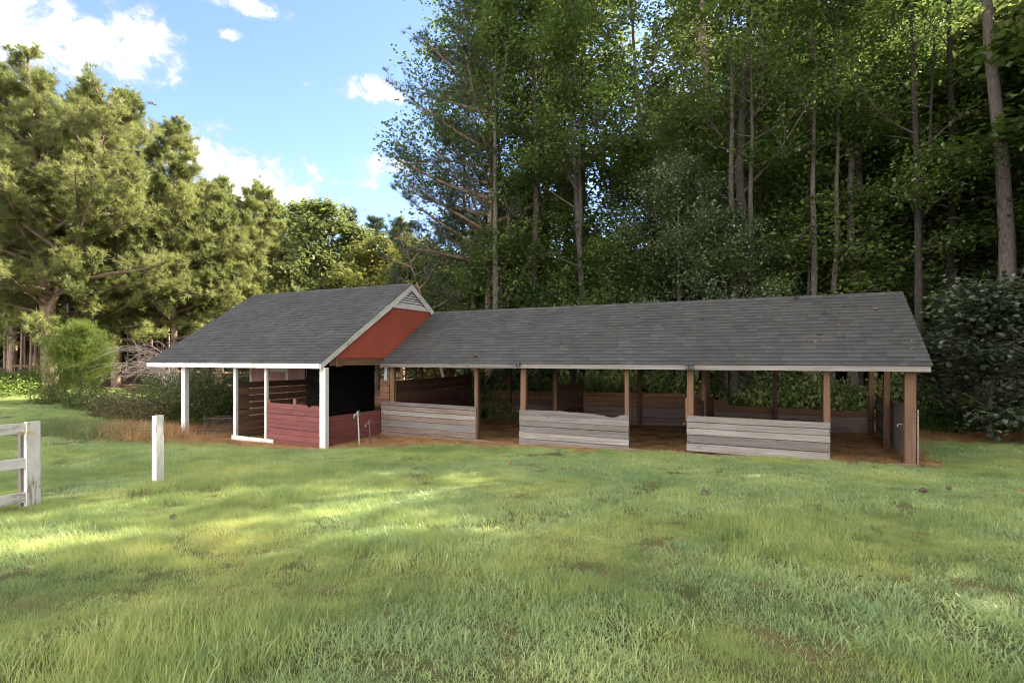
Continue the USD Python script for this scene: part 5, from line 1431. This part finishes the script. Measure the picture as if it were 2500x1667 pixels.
S_ = [(straw_tuft(rg, 130, .3, .2), "straw"), (straw_tuft(rg, 110, .3, .15), "straw"), (blades(rg, 26, .2, .05, .16, .006, .9, 1.2), "weed_leaves")]
N = 26000
xy = np.column_stack([rg.uniform(-24, 16, N), rg.uniform(10.5, 26, N)])
l_ = litter(xy)
inside = (xy[:, 0] > -12.4) & (xy[:, 0] < 2.9) & (xy[:, 1] > 15.4) & (xy[:, 1] < 21.2)
keep = (l_ > rg.uniform(.1, .8, N)) & (rg.uniform(0, 1, N) < np.where(inside, .35, np.where(xy[:, 1] < 22.5, .9, .2)))
xy, ins = xy[keep], inside[keep]
idx = np.where((rg.uniform(0, 1, len(xy)) < .12) & ~ins, 2, rg.randint(0, 2, len(xy)))
scatter("dry_straw", S_, np.column_stack([xy, ground_z(xy) + .004]), idx, rg.uniform(0, 2 * np.pi, len(xy)), rg.uniform(.7, 1.2, len(xy)), "dry orange straw and pine needles along the foot of barn and shed", "straw")

# fallen leaves: on the shed roof and in the grass
nl = 64
x = rg.uniform(ROOF_X0 + .4, ROOF_X1 - .2, nl)
v_ = rg.uniform(.05, .97, nl) ** .9
P = np.column_stack([x, ROOF_Y0 + (RIDGE_Y - ROOF_Y0) * v_ - .012, ROOF_Z0 + (RIDGE_Z - ROOF_Z0) * v_ + .040])
szs = np.where(rg.uniform(0, 1, nl) < .18, .17, .08)
mm = MB()
for p_, s_ in zip(P, szs):
    v, f = leaves(rg, p_[None], s_, LOBED if s_ > .1 else OVAL, droop=-.2, flat=.9)
    mm.add(v, f)
tag(obj("fallen_roof_leaves", mm.out(), "dry_leaves"), "dry tan and orange leaves scattered on the long shed's roof", "fallen leaves", kind="stuff")
nl = 44
d = np.sqrt(rg.uniform(3.5 ** 2, 15 ** 2, nl)); r = d * rg.uniform(-.9, .95, nl)
xy = d[:, None] * FW + r[:, None] * RT
mm = MB()
for p_ in np.column_stack([xy, ground_z(xy) + .07]):
    v, f = leaves(rg, p_[None], rg.uniform(.04, .08), LOBED, droop=0, flat=.8)
    mm.add(v, f)
tag(obj("fallen_lawn_leaves", mm.out(), "dry_leaves"), "brown dry leaves lying scattered in the lawn", "fallen leaves", kind="stuff")
# dark clods in the lawn
for k, (px, py, dd_, s_, lab) in enumerate(((1721, 1227, 9.0, .07, "largest dark clod standing up in the grass right of the middle"), (2253, 1180, 9.4, .06, "dark clod in the grass left of a smaller one at the right"), (2316, 1181, 9.6, .045, "small dark clod in the grass furthest right"), (423, 1297, 7.4, .05, "dark clod in the grass below the lone white post"))):
    x, y = FW * dd_ + RT * ((px - 1250) / F * dd_)
    sph = trimesh.creation.icosphere(2, s_)
    v = sph.vertices * [1, .9, .75]
    v = v * (1 + .5 * (meshkit.noise(v * 30 + k) - .5))[:, None]
    tag(obj("clod", (v + [x, y, float(ground_z((x, y))[0]) + .06], sph.faces), "dung", smooth=True), lab, "clod")
